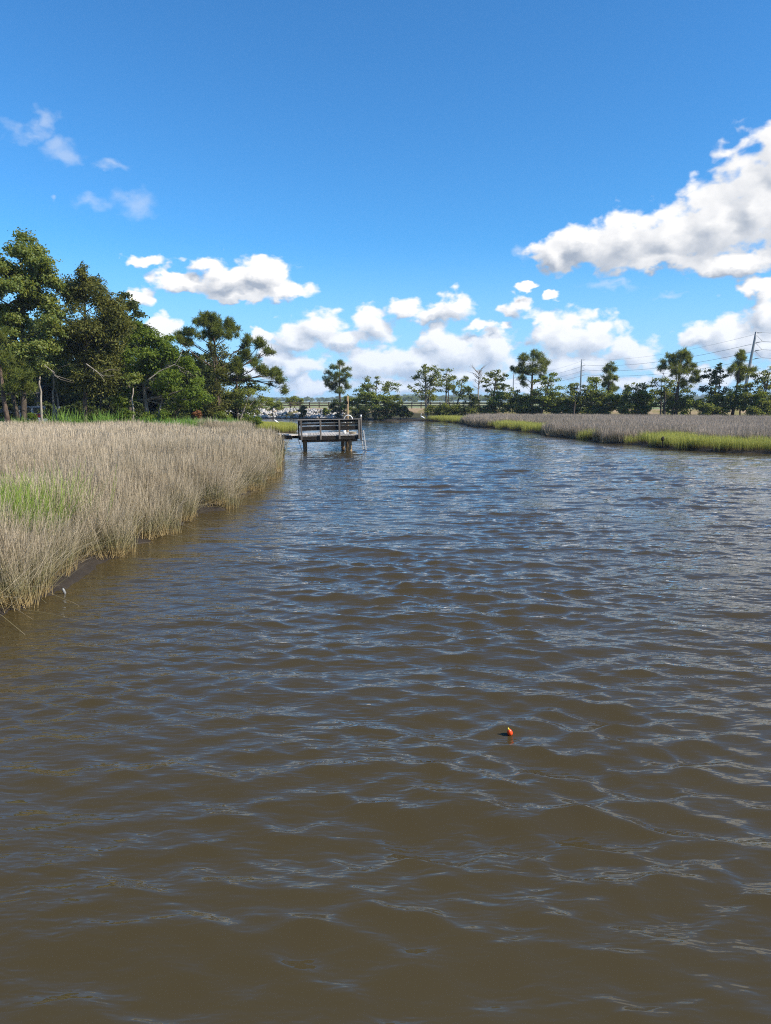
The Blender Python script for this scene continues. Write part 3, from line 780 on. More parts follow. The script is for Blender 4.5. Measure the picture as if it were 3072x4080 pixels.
plant('broadleaf_tree', 'narrow dark green tree with spiky top right behind the broad cedar', 'tree', ground_at(520, 57), px_clumps([(512,1195,22,24),(535,1232,34,28),(562,1270,36,30),(515,1285,54,34),(590,1330,42,34),(540,1345,62,40)], 57, 1.0, 4), 'dark', 0.2, 0.9, 0.14, full=1.2)
plant('maple_tree', 'bright green broadleaf tree with forked pale trunk and arching bare limb', 'tree', ground_at(597, 52), px_clumps([(560,1345,52,38),(630,1365,52,38),(685,1392,44,34),(600,1430,72,44),(700,1440,52,40),(540,1450,54,46),(755,1480,46,40),(690,1512,60,44),(795,1530,36,40),(760,1580,54,40),(650,1572,66,34),(800,1602,32,36),(515,1585,44,36)], 52, 1.5, 5), 'bright', 0.17, 0.85, 0.16, BARK_G, trunks=2, limb_low=0.3, full=1.32)
plant('pine_tree', 'flat topped pine with long limb drooping out over the river', 'tree', ground_at(885, 62), px_clumps([(745,1342,26,22),(780,1322,30,24),(805,1284,24,20),(842,1266,30,18),(880,1290,30,24),(922,1296,30,20),(945,1326,20,22),(762,1362,26,14),(850,1322,44,24),(900,1332,36,18),(728,1362,14,18), (1000,1366,26,16),(1040,1376,26,15),(1072,1402,20,15),(972,1402,28,18),(1010,1430,30,16),(1030,1462,28,17),(1066,1486,30,17),(1105,1490,24,16),(1126,1520,18,20),(1138,1553,10,13),(960,1450,30,26),(930,1482,34,28)], 62, 1.0, 6), 'pine', 0.34, 1.0, 0.2, BARK_P, lean_top=(east(858, 62), 62, height(1290, 62)), limb_low=0.45)
plant('cedar_tree', 'slim olive cedar standing in front of the flat topped pine', 'tree', ground_at(878, 60), px_clumps([(848,1400,20,30),(890,1425,36,36),(880,1490,46,46),(868,1560,50,46),(890,1622,52,46),(846,1650,46,26)], 60, 0.8, 7), 'cedar', 0.24, 1.0, 0.13, BARK_P)
plant('broadleaf_tree', 'dark leafy tree tangled behind the drooping pine limb', 'tree', ground_at(945, 65), px_clumps([(950,1425,32,30),(962,1500,46,40),(1005,1535,46,32),(935,1570,52,40),(985,1610,56,36)], 65, 1.0, 8), 'dark', 0.2, 0.85, 0.14)
plant('leaning_tree', 'small pale trunked tree leaning over the river end of the marsh', 'tree', ground_at(945, 60.5), px_clumps([(930,1570,44,28),(985,1552,46,24),(1030,1575,34,20),(1062,1602,28,16),(962,1608,40,20)], 60.5, 0.9, 9), 'pale', 0.15, 0.55, 0.10, BARK_G, full=1.2, lean_top=(east(1000, 60.5), 60.5, height(1560, 60.5)))
back_desc = ['deep in shade behind the tallest broadleaf tree', 'beyond the edge of the wood past the small pine', 'behind the small pine in dark shade', 'filling the gap between gum and cedar', 'dark behind the cedar lower boughs', 'behind the right side of the cedar', 'behind the forked bright green tree', 'between the bright tree and slim cedar', 'low behind the slim cedar', 'at the inner shade of the wood by the parked van']
for i, (px, Y, pt) in enumerate(((60,60,1180),(-190,54,1150),(-60,66,1240),(240,61,1290),(350,66,1330),(470,63,1330),(620,64,1400),(730,61,1420),(820,68,1450),(150,70,1300))):
    q = np.random.default_rng(900 + i); lst = []
    for k in range(9):
        u = k / 8.0; lst.append((px + q.uniform(-1, 1) * (25 + 60 * min(1, u * 1.6)), pt + 30 + u * (1600 - pt), q.uniform(46, 74), q.uniform(36, 54)))
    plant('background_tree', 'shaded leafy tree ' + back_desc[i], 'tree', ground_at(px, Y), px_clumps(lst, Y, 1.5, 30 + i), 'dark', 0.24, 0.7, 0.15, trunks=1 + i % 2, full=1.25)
r = np.random.default_rng(44); wm = []
for i in range(4):
    cl_ = [(r.uniform(-1.1, 1.1), r.uniform(-1, 1), r.uniform(0.4, 4.2), r.uniform(0.7, 1.2), 1.0, r.uniform(0.6, 1.0)) for _ in range(9)]
    v, f, tn, _ = foliage(cl_, 'oak', 0.26, 0.55, r); wm.append(mesh_np('wood_mass_%d' % i, v, f, LEAF['dark'], {'tint': tn}))
wx, wy = r.uniform(-44, -14, 130), r.uniform(62, 84, 130); k = (sdf(wx, wy) > 3.0) & (wx < east(860, wy)); wx, wy = wx[k], wy[k]; ws = r.uniform(0.8, 1.3, len(wx))
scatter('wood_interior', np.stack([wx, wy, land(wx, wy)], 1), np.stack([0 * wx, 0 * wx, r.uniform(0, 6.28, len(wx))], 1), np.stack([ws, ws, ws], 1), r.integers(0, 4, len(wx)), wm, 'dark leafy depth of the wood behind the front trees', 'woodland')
def shrub(label, px, py, rx, ry, Y, kind='shrub', size=0.14, dens=0.9, n=5, cat='shrub', name='shrub', group=None):
    TREE_SEED[0] += 1; q = np.random.default_rng(TREE_SEED[0]); lst = [(px, py, rx * 0.62, ry * 0.62)]
    for k in range(n):
        a = 2 * math.pi * (k + q.uniform(0, 0.6)) / n; lst.append((px + math.cos(a) * rx * 0.62, py - math.sin(a) * ry * 0.55, rx * q.uniform(0.34, 0.5), ry * q.uniform(0.34, 0.5)))
    return plant(name, label, cat, ground_at(px, Y), px_clumps(lst, Y, 0.4 * rx * Y / FOC, TREE_SEED[0]), kind, size, dens, 0.05, show_trunk=False, group=group, twigs=1)
shrub('bright green bushy shrub rising from the tall bank grass', 500, 1658, 34, 36, 47, 'bright', 0.12)
shrub('low yellow green shrub below the forked trunk', 590, 1672, 36, 26, 48, 'bright', 0.12)
shrub('upright green shrub right of the forked trunk', 655, 1660, 24, 34, 48, 'bright', 0.11)
shrub('small green shrub on the bank under the gum trunks', 130, 1668, 18, 24, 46.5, 'bright', 0.1, 0.7)
shrub('rusty brown dead shrub in the shade of the wood', 788, 1652, 16, 18, 58, 'brown', 0.1)
shrub('green shrub at the foot of the slim cedar', 885, 1662, 36, 22, 58, 'shrub', 0.13)
shrub('green shrub at the foot of the leaning tree', 1000, 1680, 52, 18, 60, 'bright', 0.12)
for i, (px, py, rx, ry, Y, d) in enumerate(((210,1640,60,40,57,'behind the gum trunks'),(330,1640,60,50,57,'at the foot of the broad cedar'),(430,1640,55,55,58,'right of the cedar foot'),(540,1640,50,50,58,'behind the bright bushy shrub'),(700,1640,60,50,57,'left of the rusty dead shrub'),(845,1640,50,50,62,'behind the slim cedar foot'),(30,1630,50,50,58,'behind the small pine trunk'),(950,1645,50,40,66,'behind the leaning trunk'))):
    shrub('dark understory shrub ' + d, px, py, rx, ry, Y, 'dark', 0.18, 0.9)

# dead grey branches in the wood
def dead_limb(label, pts, Y, rad):
    g = Geo(); P = np.array([(east(px, Y - 0.3), Y - 0.3 + 0.15 * i, height(py, Y)) for i, (px, py) in enumerate(pts)])
    s = np.linspace(0, 1, 10); P = np.stack([np.interp(s, np.linspace(0, 1, len(P)), P[:, k]) for k in range(3)], 1)
    g.tube(P, np.linspace(rad, rad * 0.3, 10), 6)
    r = np.random.default_rng(int(pts[0][0]))
    for k in range(5):
        a = P[r.integers(3, 9)]; d = r.normal(0, 1, 3) * (0.5, 0.3, 0.4) + (P[-1] - P[0]) * 0.15; g.tube(np.stack([a, a + d * 0.5 + r.normal(0, .06, 3), a + d]), [rad * 0.4, rad * 0.3, rad * 0.12], 4)
    tag(obj('dead_branch', g.mesh('dead_branch', BARK_G)), label, 'branch')
dead_limb('bare pale branch sticking out from the cedar lower right', [(355,1450),(385,1475),(415,1500)], 48.2, 0.05)
dead_limb('curling bare grey branch between the gum and the cedar', [(190,1455),(205,1470),(222,1485),(212,1500)], 47, 0.035)
dead_limb('arching bare limb across the front of the bright green tree', [(590,1520),(640,1480),(700,1452),(735,1470)], 50, 0.05)

# slender trunks standing in the shade
for i, (px, lean, py, Y, rad, d) in enumerate(((165,-6,1500,46.8,0.09,'slim sunlit trunk just left of the parked van'),(212,4,1470,50,0.10,'mottled slim trunk in front of the parked van'),(230,-3,1500,51,0.08,'thin trunk beside the mottled trunk by the van'),(533,-4,1545,49.5,0.07,'thin pale trunk between cedar and the bright shrub'),(398,2,1540,53,0.08,'thin dark trunk under the cedar boughs'))):
    g = Geo(); b = np.array(ground_at(px, Y)); tpt = np.array((east(px + lean, Y), Y + 0.4, height(py, Y)))
    s = np.linspace(0, 1, 9)[:, None]; rr = np.random.default_rng(70 + i); P = b + (tpt - b) * s; P[1:-1, :2] += rr.normal(0, 0.05, (7, 2))
    P -= b
    root = thing('sapling', d, 'tree', tuple(b)); g.tube(P, np.linspace(rad, rad * 0.55, 9), 7)
    obj('trunk', g.mesh('trunk', BARK_G if i != 4 else BARK_D), root)
    v, f, tn, _ = foliage([(P[-1][0], P[-1][1], P[-1][2] + 0.5, 0.7, 0.7, 0.6)], 'oak', 0.16, 0.7, rr)
    obj('crown', mesh_np('crown', v, f, LEAF['gum'], {'tint': tn}), root)

# --- far shore and right bank
plant('pine_tree', 'lone slim pine with bare lower trunk above the rock revetment', 'tree', ground_at(1360, 110), px_clumps([(1355,1448,15,13),(1336,1462,14,10),(1376,1474,13,10),(1350,1488,22,13),(1312,1488,14,7),(1385,1500,12,9),(1308,1512,16,10),(1340,1523,22,13),(1374,1520,15,9),(1308,1535,13,9),(1330,1548,18,8),(1360,1550,15,7),(1382,1540,9,4)], 110, 1.0, 10), 'pine', 0.42, 0.42, 0.2, BARK_P, limb_low=0.4, full=1.18)
plant('oak_tree', 'spreading feathery tree rising above the thicket on the far shore', 'tree', ground_at(1490, 109), px_clumps([(1428,1556,15,13),(1450,1538,16,10),(1480,1530,24,12),(1502,1519,13,7),(1552,1530,24,13),(1572,1547,17,8),(1540,1556,20,12),(1470,1560,26,14)], 109, 1.4, 11), 'oak', 0.23, 0.40, 0.16, trunks=2, full=1.5)
for i, (px, py, rx, ry, Y, k, d) in enumerate(((1345,1626,34,36,108,'dark','dusky shrub at the foot of the lone pine'),(1405,1612,40,34,106,'shrub','rounded green shrub behind the tall mooring pole'),(1462,1590,46,34,106,'shrub','sunlit yellow green shrub highest in the thicket'),(1510,1610,46,40,104.5,'shrub','broad shrub in the middle of the far thicket'),
   (1565,1605,40,36,105,'oak','dark shrub at the river bend end of the thicket'),(1440,1642,46,26,103.8,'dark','low shaded shrub overhanging the water left of the thicket'),(1530,1648,52,22,101.5,'dark','low shaded shrub overhanging the water mid thicket'),(1595,1640,34,26,101.5,'dark','low dark shrub beside the sandy gap'))):
    shrub(d, px, py, rx, ry, Y, k, 0.22, 0.9, 6)
plant('oak_tree', 'gnarled oak with pale roots at the tip of the right marsh', 'tree', ground_at(1703, 100.5), px_clumps([(1690,1463,12,9),(1715,1474,17,11),(1690,1490,17,11),(1732,1490,15,11),(1660,1510,18,10),(1700,1514,25,12),(1740,1515,14,11),(1648,1540,15,11),(1690,1545,25,14),(1726,1545,21,14),(1660,1566,15,11),(1695,1580,21,14),(1722,1582,17,13)], 100.5, 1.3, 12), 'oak', 0.22, 0.41, 0.2, BARK_G, trunks=3, limb_low=0.2, full=1.5)
plant('oak_tree', 'slim twin stemmed oak next to the gnarled oak', 'tree', ground_at(1780, 102), px_clumps([(1775,1480,15,9),(1795,1500,14,9),(1768,1510,15,11),(1790,1526,19,10),(1760,1536,12,9),(1802,1546,12,9),(1775,1552,17,9)], 102, 1.0, 13), 'oak', 0.22, 0.41, 0.14, trunks=2, full=1.5)
plant('oak_tree', 'crooked oak leaning towards the bare dead tree', 'tree', ground_at(1808, 104), px_clumps([(1850,1507,12,8),(1830,1531,15,9),(1852,1546,17,11),(1815,1556,15,9),(1872,1551,12,9),(1835,1571,17,9)], 104, 1.0, 14), 'oak', 0.22, 0.41, 0.14, full=1.5)
plant('cedar_tree', 'small dark conical cedar under the bare dead tree', 'tree', ground_at(1876, 99), px_clumps([(1872,1572,10,16),(1878,1600,22,20),(1874,1632,30,22)], 99, 0.5, 15), 'dark', 0.23, 0.66, 0.1, full=1.5)
plant('oak_tree', 'open crowned oak right of the bare dead tree', 'tree', ground_at(1962, 102), px_clumps([(1945,1497,14,7),(1975,1486,16,7),(2005,1500,14,7),(1935,1516,12,8),(1970,1510,19,9),(1995,1521,17,9),(1945,1536,14,8),(1980,1541,17,9),(2010,1546,14,9),(1950,1571,21,11),(1990,1572,26,14),(2032,1566,17,10)], 102, 1.3, 16), 'oak', 0.22, 0.41, 0.18, trunks=2, full=1.5)
plant('pine_tree', 'large round topped pine near the middle of the right tree row', 'tree', ground_at(2112, 98), px_clumps([(2120,1408,20,11),(2100,1430,26,13),(2145,1430,22,13),(2165,1450,14,11),(2115,1456,30,14),(2075,1456,15,9),(2058,1476,14,6),(2040,1470,12,6),(2095,1480,20,10),(2140,1480,22,10),(2075,1500,17,9),(2085,1526,15,9),(2150,1505,15,7)], 98, 1.2, 17), 'pine', 0.40, 0.50, 0.22, BARK_P, limb_low=0.4, full=1.18)
plant('oak_tree', 'spreading oak with flat outer bough beside the round topped pine', 'tree', ground_at(2150, 95), px_clumps([(2196,1490,12,6),(2170,1505,15,8),(2145,1520,17,9),(2190,1521,17,9),(2160,1546,22,12),(2202,1546,18,12),(2140,1571,20,12),(2212,1576,24,14),(2172,1592,24,14)], 95, 1.2, 18), 'shrub', 0.22, 0.46, 0.15, full=1.5)
plant('pine_tree', 'slender knobbly topped pine between the two large pines', 'tree', ground_at(2415, 94), px_clumps([(2425,1459,14,9),(2412,1475,11,6),(2441,1475,11,6),(2425,1495,14,8),(2451,1510,9,6),(2410,1510,12,8),(2430,1526,16,8),(2405,1536,12,8),(2441,1546,14,8),(2420,1556,16,9)], 94, 0.9, 19), 'pine', 0.38, 0.50, 0.15, BARK_P, full=1.18)
plant('oak_tree', 'round oak left of the slender knobbly pine', 'tree', ground_at(2362, 93), px_clumps([(2350,1516,14,9),(2376,1511,12,8),(2340,1541,17,11),(2370,1546,19,12),(2350,1576,24,14),(2388,1575,18,12)], 93, 1.0, 20), 'shrub', 0.21, 0.46, 0.13, full=1.5)
plant('oak_tree', 'broad low oak right of the slender knobbly pine', 'tree', ground_at(2525, 90), px_clumps([(2500,1541,18,9),(2530,1535,20,10),(2562,1546,16,11),(2488,1571,22,12),(2540,1571,26,14),(2575,1575,18,13)], 90, 1.2, 21), 'oak', 0.21, 0.46, 0.14, full=1.5)
plant('oak_tree', 'dense oak below the nearer far power pole', 'tree', ground_at(2285, 92), px_clumps([(2265,1545,20,12),(2300,1535,18,12),(2250,1565,22,14),(2310,1565,22,14),(2280,1585,28,14)], 92, 1.2, 41), 'oak', 0.21, 0.46, 0.13, full=1.5)
plant('pine_tree', 'largest right pine with two trunks and long sideways bough', 'tree', ground_at(2690, 88), px_clumps([(2700,1400,16,8),(2680,1415,21,11),(2720,1415,20,11),(2700,1440,30,13),(2736,1440,12,8),(2665,1440,16,8),(2640,1446,13,6),(2630,1470,13,6),(2680,1466,23,11),(2720,1470,21,9),(2750,1460,9,5),(2700,1490,25,9),(2740,1485,18,6),(2765,1490,13,6),(2776,1510,9,5),(2745,1516,20,6),(2720,1526,13,6)], 88, 1.1, 22), 'pine', 0.38, 0.50, 0.22, BARK_P, trunks=2, limb_low=0.5, full=1.18)
plant('oak_tree', 'leafy oak hugging the trunks of the largest right pine', 'tree', ground_at(2648, 86.5), px_clumps([(2610,1531,16,11),(2640,1511,18,11),(2665,1536,18,13),(2600,1561,16,11),(2630,1561,22,13),(2665,1571,18,13),(2722,1556,16,8),(2742,1549,13,6)], 86.5, 1.2, 23), 'oak', 0.21, 0.43, 0.15, trunks=2, full=1.5)
plant('cedar_tree', 'dark spire topped tree with an open forked crown', 'tree', ground_at(2832, 87), px_clumps([(2852,1460,6,11),(2850,1484,13,10),(2815,1486,16,8),(2876,1501,12,8),(2835,1511,18,11),(2800,1501,11,6),(2860,1531,20,11),(2820,1546,20,11),(2790,1551,13,8),(2840,1576,24,13),(2886,1561,16,10)], 87, 1.1, 24), 'dark', 0.21, 0.49, 0.16, trunks=2, full=1.5)
plant('pine_tree', 'leaning pine with layered crown beside the tall power pole', 'tree', ground_at(2912, 86), px_clumps([(2940,1408,14,8),(2930,1425,11,6),(2950,1430,12,8),(2930,1450,16,8),(2910,1466,14,6),(2950,1461,12,6),(2895,1481,12,6),(2935,1480,18,8),(2966,1476,13,5),(2986,1476,11,5),(2925,1501,18,5),(2950,1498,14,5)], 86, 0.9, 25), 'pine', 0.36, 0.50, 0.17, BARK_P, limb_low=0.5, full=1.18)
plant('oak_tree', 'wide oak mass at the foot of the tall power pole', 'tree', ground_at(3035, 84.5), px_clumps([(2990,1511,18,11),(3020,1501,20,11),(3055,1491,20,11),(3092,1501,22,13),(2975,1541,18,13),(3010,1541,24,15),(3050,1531,25,15),(3092,1541,24,17),(3030,1576,28,17)], 84.5, 1.3, 26), 'oak', 0.21, 0.46, 0.17, trunks=2, full=1.5)
plant('oak_tree', 'pale green young oak under the leaning layered pine', 'tree', ground_at(2950, 85.5), px_clumps([(2940,1540,18,14),(2965,1550,16,14),(2930,1570,22,15),(2965,1585,22,14)], 85.5, 1.0, 27), 'shrub', 0.19, 0.43, 0.1, full=1.5)
plant('oak_tree', 'oak past the power pole at the end of the tree row', 'tree', ground_at(3160, 84), px_clumps([(3140,1490,30,20),(3180,1500,30,22),(3150,1540,40,24),(3200,1545,30,22),(3170,1580,40,20)], 84, 1.2, 28), 'oak', 0.21, 0.46, 0.15, full=1.5)
under = ['under the open crowned oak', 'left of the round topped pine trunk', 'at the foot of the round topped pine', 'below the flat oak bough', 'between flat oak bough and dense oak', 'in front of the dense oak', 'left below the round oak', 'at the foot of the slender knobbly pine', 'right of the slender knobbly pine foot', 'under the broad low oak', 'right of the broad low oak',
         'left of the twin pine trunks', 'right of the twin pine trunks', 'left of the spire topped tree foot', 'at the foot of the spire topped tree', 'left of the leaning pine foot', 'right of the leaning pine foot', 'in front of the power pole base', 'right of the power pole base', 'at the far end of the tree row', 'beyond the far end of the tree row']
q = np.random.default_rng(77)
for i, d in enumerate(under):
    px = 1985 + i * 55 + q.uniform(-10, 10); Y = 99 - (px - 1985) / 1100 * 16.5
    if 11 <= i <= 12: px += -14 if i == 11 else 22
    shrub('dense evergreen shrub ' + d, px, 1606 + q.uniform(-8, 8), 52, 48, Y, ('oak', 'shrub', 'shrub')[int(q.integers(0, 3))], 0.2, 0.8, 6)
low = ['below the gnarled oak and slim oak', 'below the crooked oak', 'under the small dark cedar', 'below the round topped pine shrubs', 'along the bank below the dense oak', 'along the bank below the round oak', 'along the bank below the broad low oak', 'along the bank below the spire topped tree', 'along the bank below the wide oak mass']
for i, (d, px) in enumerate(zip(low, (1755, 1815, 1925, 2110, 2250, 2375, 2530, 2850, 3030))):
    Y = 100 - max(0, px - 1900) / 1130 * 18.0
    shrub('low shaded shrub ' + d, px, 1642, 64, 20, Y, 'oak', 0.2, 0.9, 6)
# green shrubs on the revetment
for i, (px, py, rx, ry, Y, k, d) in enumerate(((1012,1625,40,34,104,'pale','pale green shrub at the wood end of the rock revetment'),(1090,1618,42,30,112,'pale','wide pale green shrub growing over the rock revetment'),(1175,1600,40,20,119,'pale','low pale shrub in front of the fence above the rocks'),(1208,1640,16,30,112.5,'dark','dark narrow shrub growing through the rocks'),(1300,1640,16,14,112,'shrub','small shrub on the rocks by the lone pine'),(1620,1648,24,16,101,'dark','dark shrub by the sandy gap near the egret'))):
    shrub(d, px, py, rx, ry, Y, k, 0.2, 0.85, 5)
# bare dead tree
g = Geo(); b = np.array(ground_at(1905, 122)); r = np.random.default_rng(8)
root = thing('dead_tree', 'bare grey dead tree with fine upswept twigs', 'tree', tuple(b))
topz = height(1470, 122) - b[2]
P = np.array([(0.05 * math.sin(k), 0, topz * k / 9) for k in range(10)]); P[0, 2] = -0.2
g.tube(P, np.linspace(0.16, 0.04, 10), 7); obj('trunk', g.mesh('trunk', BARK_G), root)
g = Geo()
for k in range(26):
    a = P[0] + np.array([0, 0, topz * r.uniform(0.55, 0.98)]); ang = r.uniform(0, 6.28); L = r.uniform(0.7, 1.6)
    d = np.array([math.cos(ang) * 0.75, math.sin(ang) * 0.75, r.uniform(0.5, 1.1)]) * L
    g.tube(np.stack([a, a + d * 0.5 + r.normal(0, .08, 3), a + d]), [0.045, 0.03, 0.012], 4)
    for _ in range(3):
        e = a + d * r.uniform(0.4, 0.9); dd = d * 0.4 + r.normal(0, 0.22, 3); g.tube(np.stack([e, e + dd]), [0.022, 0.01], 3)
obj('bare_branches', g.mesh('bare_branches', BARK_G), root)

# far wood beyond the fields: reads as one mass
r = np.random.default_rng(31)
fm = []
for i in range(4):
    cl_ = [(r.uniform(-2.5, 2.5), r.uniform(-2, 2), r.uniform(2.5, 6.5), r.uniform(1.6, 2.6), 2.0, r.uniform(1.4, 2.4)) for _ in range(5)] + [(0, 0, 7.2, 1.5, 1.5, 1.6)]
    v, f, tn, _ = foliage(cl_, 'oak', 0.85, 0.5, r); fm.append(mesh_np('far_crown_%d' % i, v, f, LEAF['oak'], {'tint': tn}))
n = 1500
fy = r.choice([620.0, 900.0, 1250.0, 1600.0], n, p=[0.14, 0.2, 0.33, 0.33]) + r.uniform(-60, 60, n); fx = r.uniform(-0.75, 0.8, n) * fy
k = (fy > 700) | (np.sin(fx * 0.018 + 1.0) > 0.1); fx, fy = fx[k], fy[k]
fs = r.uniform(0.75, 1.25, len(fx)) * np.interp(fy, [600, 1600], [0.62, 1.30]); fs *= 1 + 0.2 * np.sin(fx * 0.012)
scatter('far_wood', np.stack([fx, fy, land(fx, fy) - 0.3], 1), np.stack([np.zeros(len(fx)), np.zeros(len(fx)), r.uniform(0, 6.28, len(fx))], 1), np.stack([fs * 1.7, fs * 1.7, fs * r.uniform(0.8, 1.15, len(fx))], 1), r.integers(0, 4, len(fx)), fm,
        'hazy blue green line of woodland beyond the fields', 'woodland')

# ------------------------------------------------------------------ rock revetment
ROCK, N = material('revetment_rock')
rnd = N.n('ShaderNodeObjectInfo').outputs['Random']; co = N.n('ShaderNodeNewGeometry').outputs['Position']
nz = N.noise(co, 3.0, 5.0, 0.65); f_ = N.m('ADD', N.m('MULTIPLY', rnd, 0.6), N.m('MULTIPLY', nz, 0.5), None, True)
zz = N.n('ShaderNodeSeparateXYZ', None, Vector=co).outputs[2]
rc = N.mix(f_, c4(0.19, 0.175, 0.16), c4(0.54, 0.51, 0.47)); rc = N.mix(N.sm(N.m('ADD', zz, N.m('MULTIPLY', nz, 0.2)), 0.30, 0.18), rc, c4(0.055, 0.045, 0.032))
finish(N, principled(N, rc, 0.85, 0.25, N.n('ShaderNodeBump', None, Strength=0.6, Distance=0.05, Height=nz).outputs[0]))
def rock_me(seed):
    r = random.Random(seed); bm = bmesh.new(); bmesh.ops.create_icosphere(bm, subdivisions=1, radius=0.5)
    for v in bm.verts: v.co = v.co * r.uniform(0.78, 1.2)
    bmesh.ops.scale(bm, vec=(r.uniform(0.9, 1.4), r.uniform(0.7, 1.1), r.uniform(0.55, 0.85)), verts=bm.verts)
    me = bpy.data.meshes.new('stone'); bm.to_mesh(me); bm.free(); me.materials.append(ROCK); return me
rocks = [rock_me(i) for i in range(10)]
riprap = thing('rock_revetment', 'bank of piled pale grey rocks along the far shore below the fence', 'revetment', (-14, 113.5, 0))
r = np.random.default_rng(12); cnt = 0; extra = Geo()
cand = []
for i in range(1700):
    x = r.uniform(-27, -6.3); y = r.uniform(106.5, 119); cand.append((x, y))
cand = np.array(cand); s_ = sdf(cand[:, 0], cand[:, 1]); ok = (s_ > -0.5) & (s_ < 4.2); cand = cand[ok]; s_ = s_[ok]
zc = np.maximum(land(cand[:, 0], cand[:, 1]), 0.02 + 0.30 * s_)
order = np.argsort(np.abs(cand[:, 0] + 12.5))
for j, i in enumerate(order):
    sz = r.uniform(0.34, 0.72); x, y = cand[i]; z = min(zc[i], 1.25) + 0.05
    if cnt < 290:
        o = obj('stone', rocks[int(r.integers(0, 10))], riprap, (x + 14, y - 113.5, z), (r.uniform(0, 6.28), r.uniform(-0.4, 0.4), r.uniform(0, 6.28)))
        o.scale = (sz, sz, sz); cnt += 1
    else:
        me = rocks[int(r.integers(0, 10))]; vv = np.array([v.co[:] for v in me.vertices]) * sz; a = r.uniform(0, 6.28)
        R_ = np.array([[math.cos(a), -math.sin(a), 0], [math.sin(a), math.cos(a), 0], [0, 0, 1]]); vv = vv @ R_.T + np.array([x + 14, y - 113.5, z])
        extra.add(vv, np.array([[p.vertices[0], p.vertices[1], p.vertices[2], p.vertices[2]] for p in me.polygons]))
if extra.n: tag(obj('stones', extra.mesh('stones', ROCK, False), riprap), None, None, None, 'stuff')

# ------------------------------------------------------------------ fence along the causeway
FW = mat_wood('fence_wood', (0.05, 0.036, 0.026), (0.16, 0.12, 0.085), 2)
fence = thing('rail_fence', 'dark two rail timber fence along the causeway above the rocks', 'fence', (0, 0, 0))
pl = np.array(ROAD[1:8], float); seg = np.hypot(*np.diff(pl, axis=0).T); cum = np.concatenate([[0], np.cumsum(seg)])
def road_at(d, off):
    i = int(np.clip(np.searchsorted(cum, d) - 1, 0, len(seg) - 1)); t_ = (d - cum[i]) / seg[i]; p = pl[i] + (pl[i + 1] - pl[i]) * t_
    T = (pl[i + 1] - pl[i]) / seg[i]; return p + np.array([T[1], -T[0]]) * off
post_me = box_me('post', 0.15, 0.15, 1.05, FW, 0.01); knob_me = box_me('post_cap', 0.19, 0.19, 0.05, FW, 0.01)
prev = None
for k in range(74):
    p = road_at(14 + 1.52 * k, 3.4); z = land1(p[0], p[1])
    o = obj('post', post_me, fence, (p[0], p[1], z + 0.40)); obj('post_cap', knob_me, o, (0, 0, 0.535))
    if prev is not None:
        a, b = prev, (p[0], p[1], z); L = math.hypot(b[0] - a[0], b[1] - a[1]); rz = math.atan2(b[1] - a[1], b[0] - a[0])
        me = bpy.data.meshes.get('rail_%d' % round(L * 50)) or box_me('rail_%d' % round(L * 50), L - 0.02, 0.06, 0.17, FW, 0.008)
        for h in (0.80, 0.42):
            obj('rail', me, fence, ((a[0] + b[0]) / 2, (a[1] + b[1]) / 2 - 0.11, (a[2] + b[2]) / 2 + h), (0, 0, rz))
    prev = (p[0], p[1], z)

# ------------------------------------------------------------------ fishing platform, walkway, ladder, poles
W_DECK = mat_wood('weathered_deck', (0.28, 0.25, 0.21), (0.58, 0.52, 0.45), 1)
W_RAIL = mat_wood('dark_stained_boards', (0.009, 0.0075, 0.006), (0.034, 0.027, 0.021), 0)
W_POST = mat_wood('grey_weathered_post', (0.07, 0.058, 0.048), (0.21, 0.18, 0.15), 2)
W_CAP = mat_wood('grey_rail_cap', (0.14, 0.12, 0.10), (0.36, 0.32, 0.27), 0)
W_PILE = mat_wood('treated_pile', (0.10, 0.065, 0.035), (0.36, 0.25, 0.14), 2)
ALU = mat_plain('aluminium', (0.42, 0.41, 0.39), 0.42, 0.5, 0.6, 0.15)
PVC = mat_plain('white_plastic', (0.74, 0.73, 0.69), 0.4, 0.5, 0, 0.08)
ROPE = mat_plain('rope_fibre', (0.42, 0.36, 0.27), 0.9, 0.1, 0, 0.3, 40)
PX, PY, PZ = -4.42, 38.2, 0.83
PR = math.radians(6.5); TILT = math.radians(0.9)
plat = thing('fishing_platform', 'weathered wooden fishing platform on piles with dark board railing', 'dock', (PX, PY, PZ))
plat.rotation_euler = (0, -TILT, PR)
PW, PD = 3.12, 3.7
nb = 21; bw = PW / nb
for k in range(nb):
    o = obj('deck_board', box_me('deck_board', bw - 0.012, PD + random.uniform(-0.03, 0.03), 0.036, W_DECK, 0.004, 0.002), plat, (bw * (k + 0.5), PD / 2, -0.018 + random.uniform(-0.003, 0.003)))
for yy in (0.022, PD - 0.022): obj('fascia_board', box_me('fascia_board', PW - 0.02, 0.044, 0.185, W_RAIL, 0.005, 0.003), plat, (PW / 2, yy + (0.01 if yy < 1 else -0.01), -0.132))
for xx in (0.03, PW - 0.03): obj('side_joist', box_me('side_joist', 0.044, PD - 0.13, 0.185, W_RAIL, 0.005), plat, (xx, PD / 2, -0.132))
for xx in (1.05, 2.07): obj('joist', box_me('joist', 0.044, PD - 0.13, 0.16, W_RAIL, 0.005), plat, (xx, PD / 2, -0.12))
for yy in (0.55, PD - 0.5): obj('pile_cap_beam', box_me('pile_cap_beam', PW - 0.2, 0.14, 0.16, W_POST, 0.006), plat, (PW / 2, yy, -0.285))
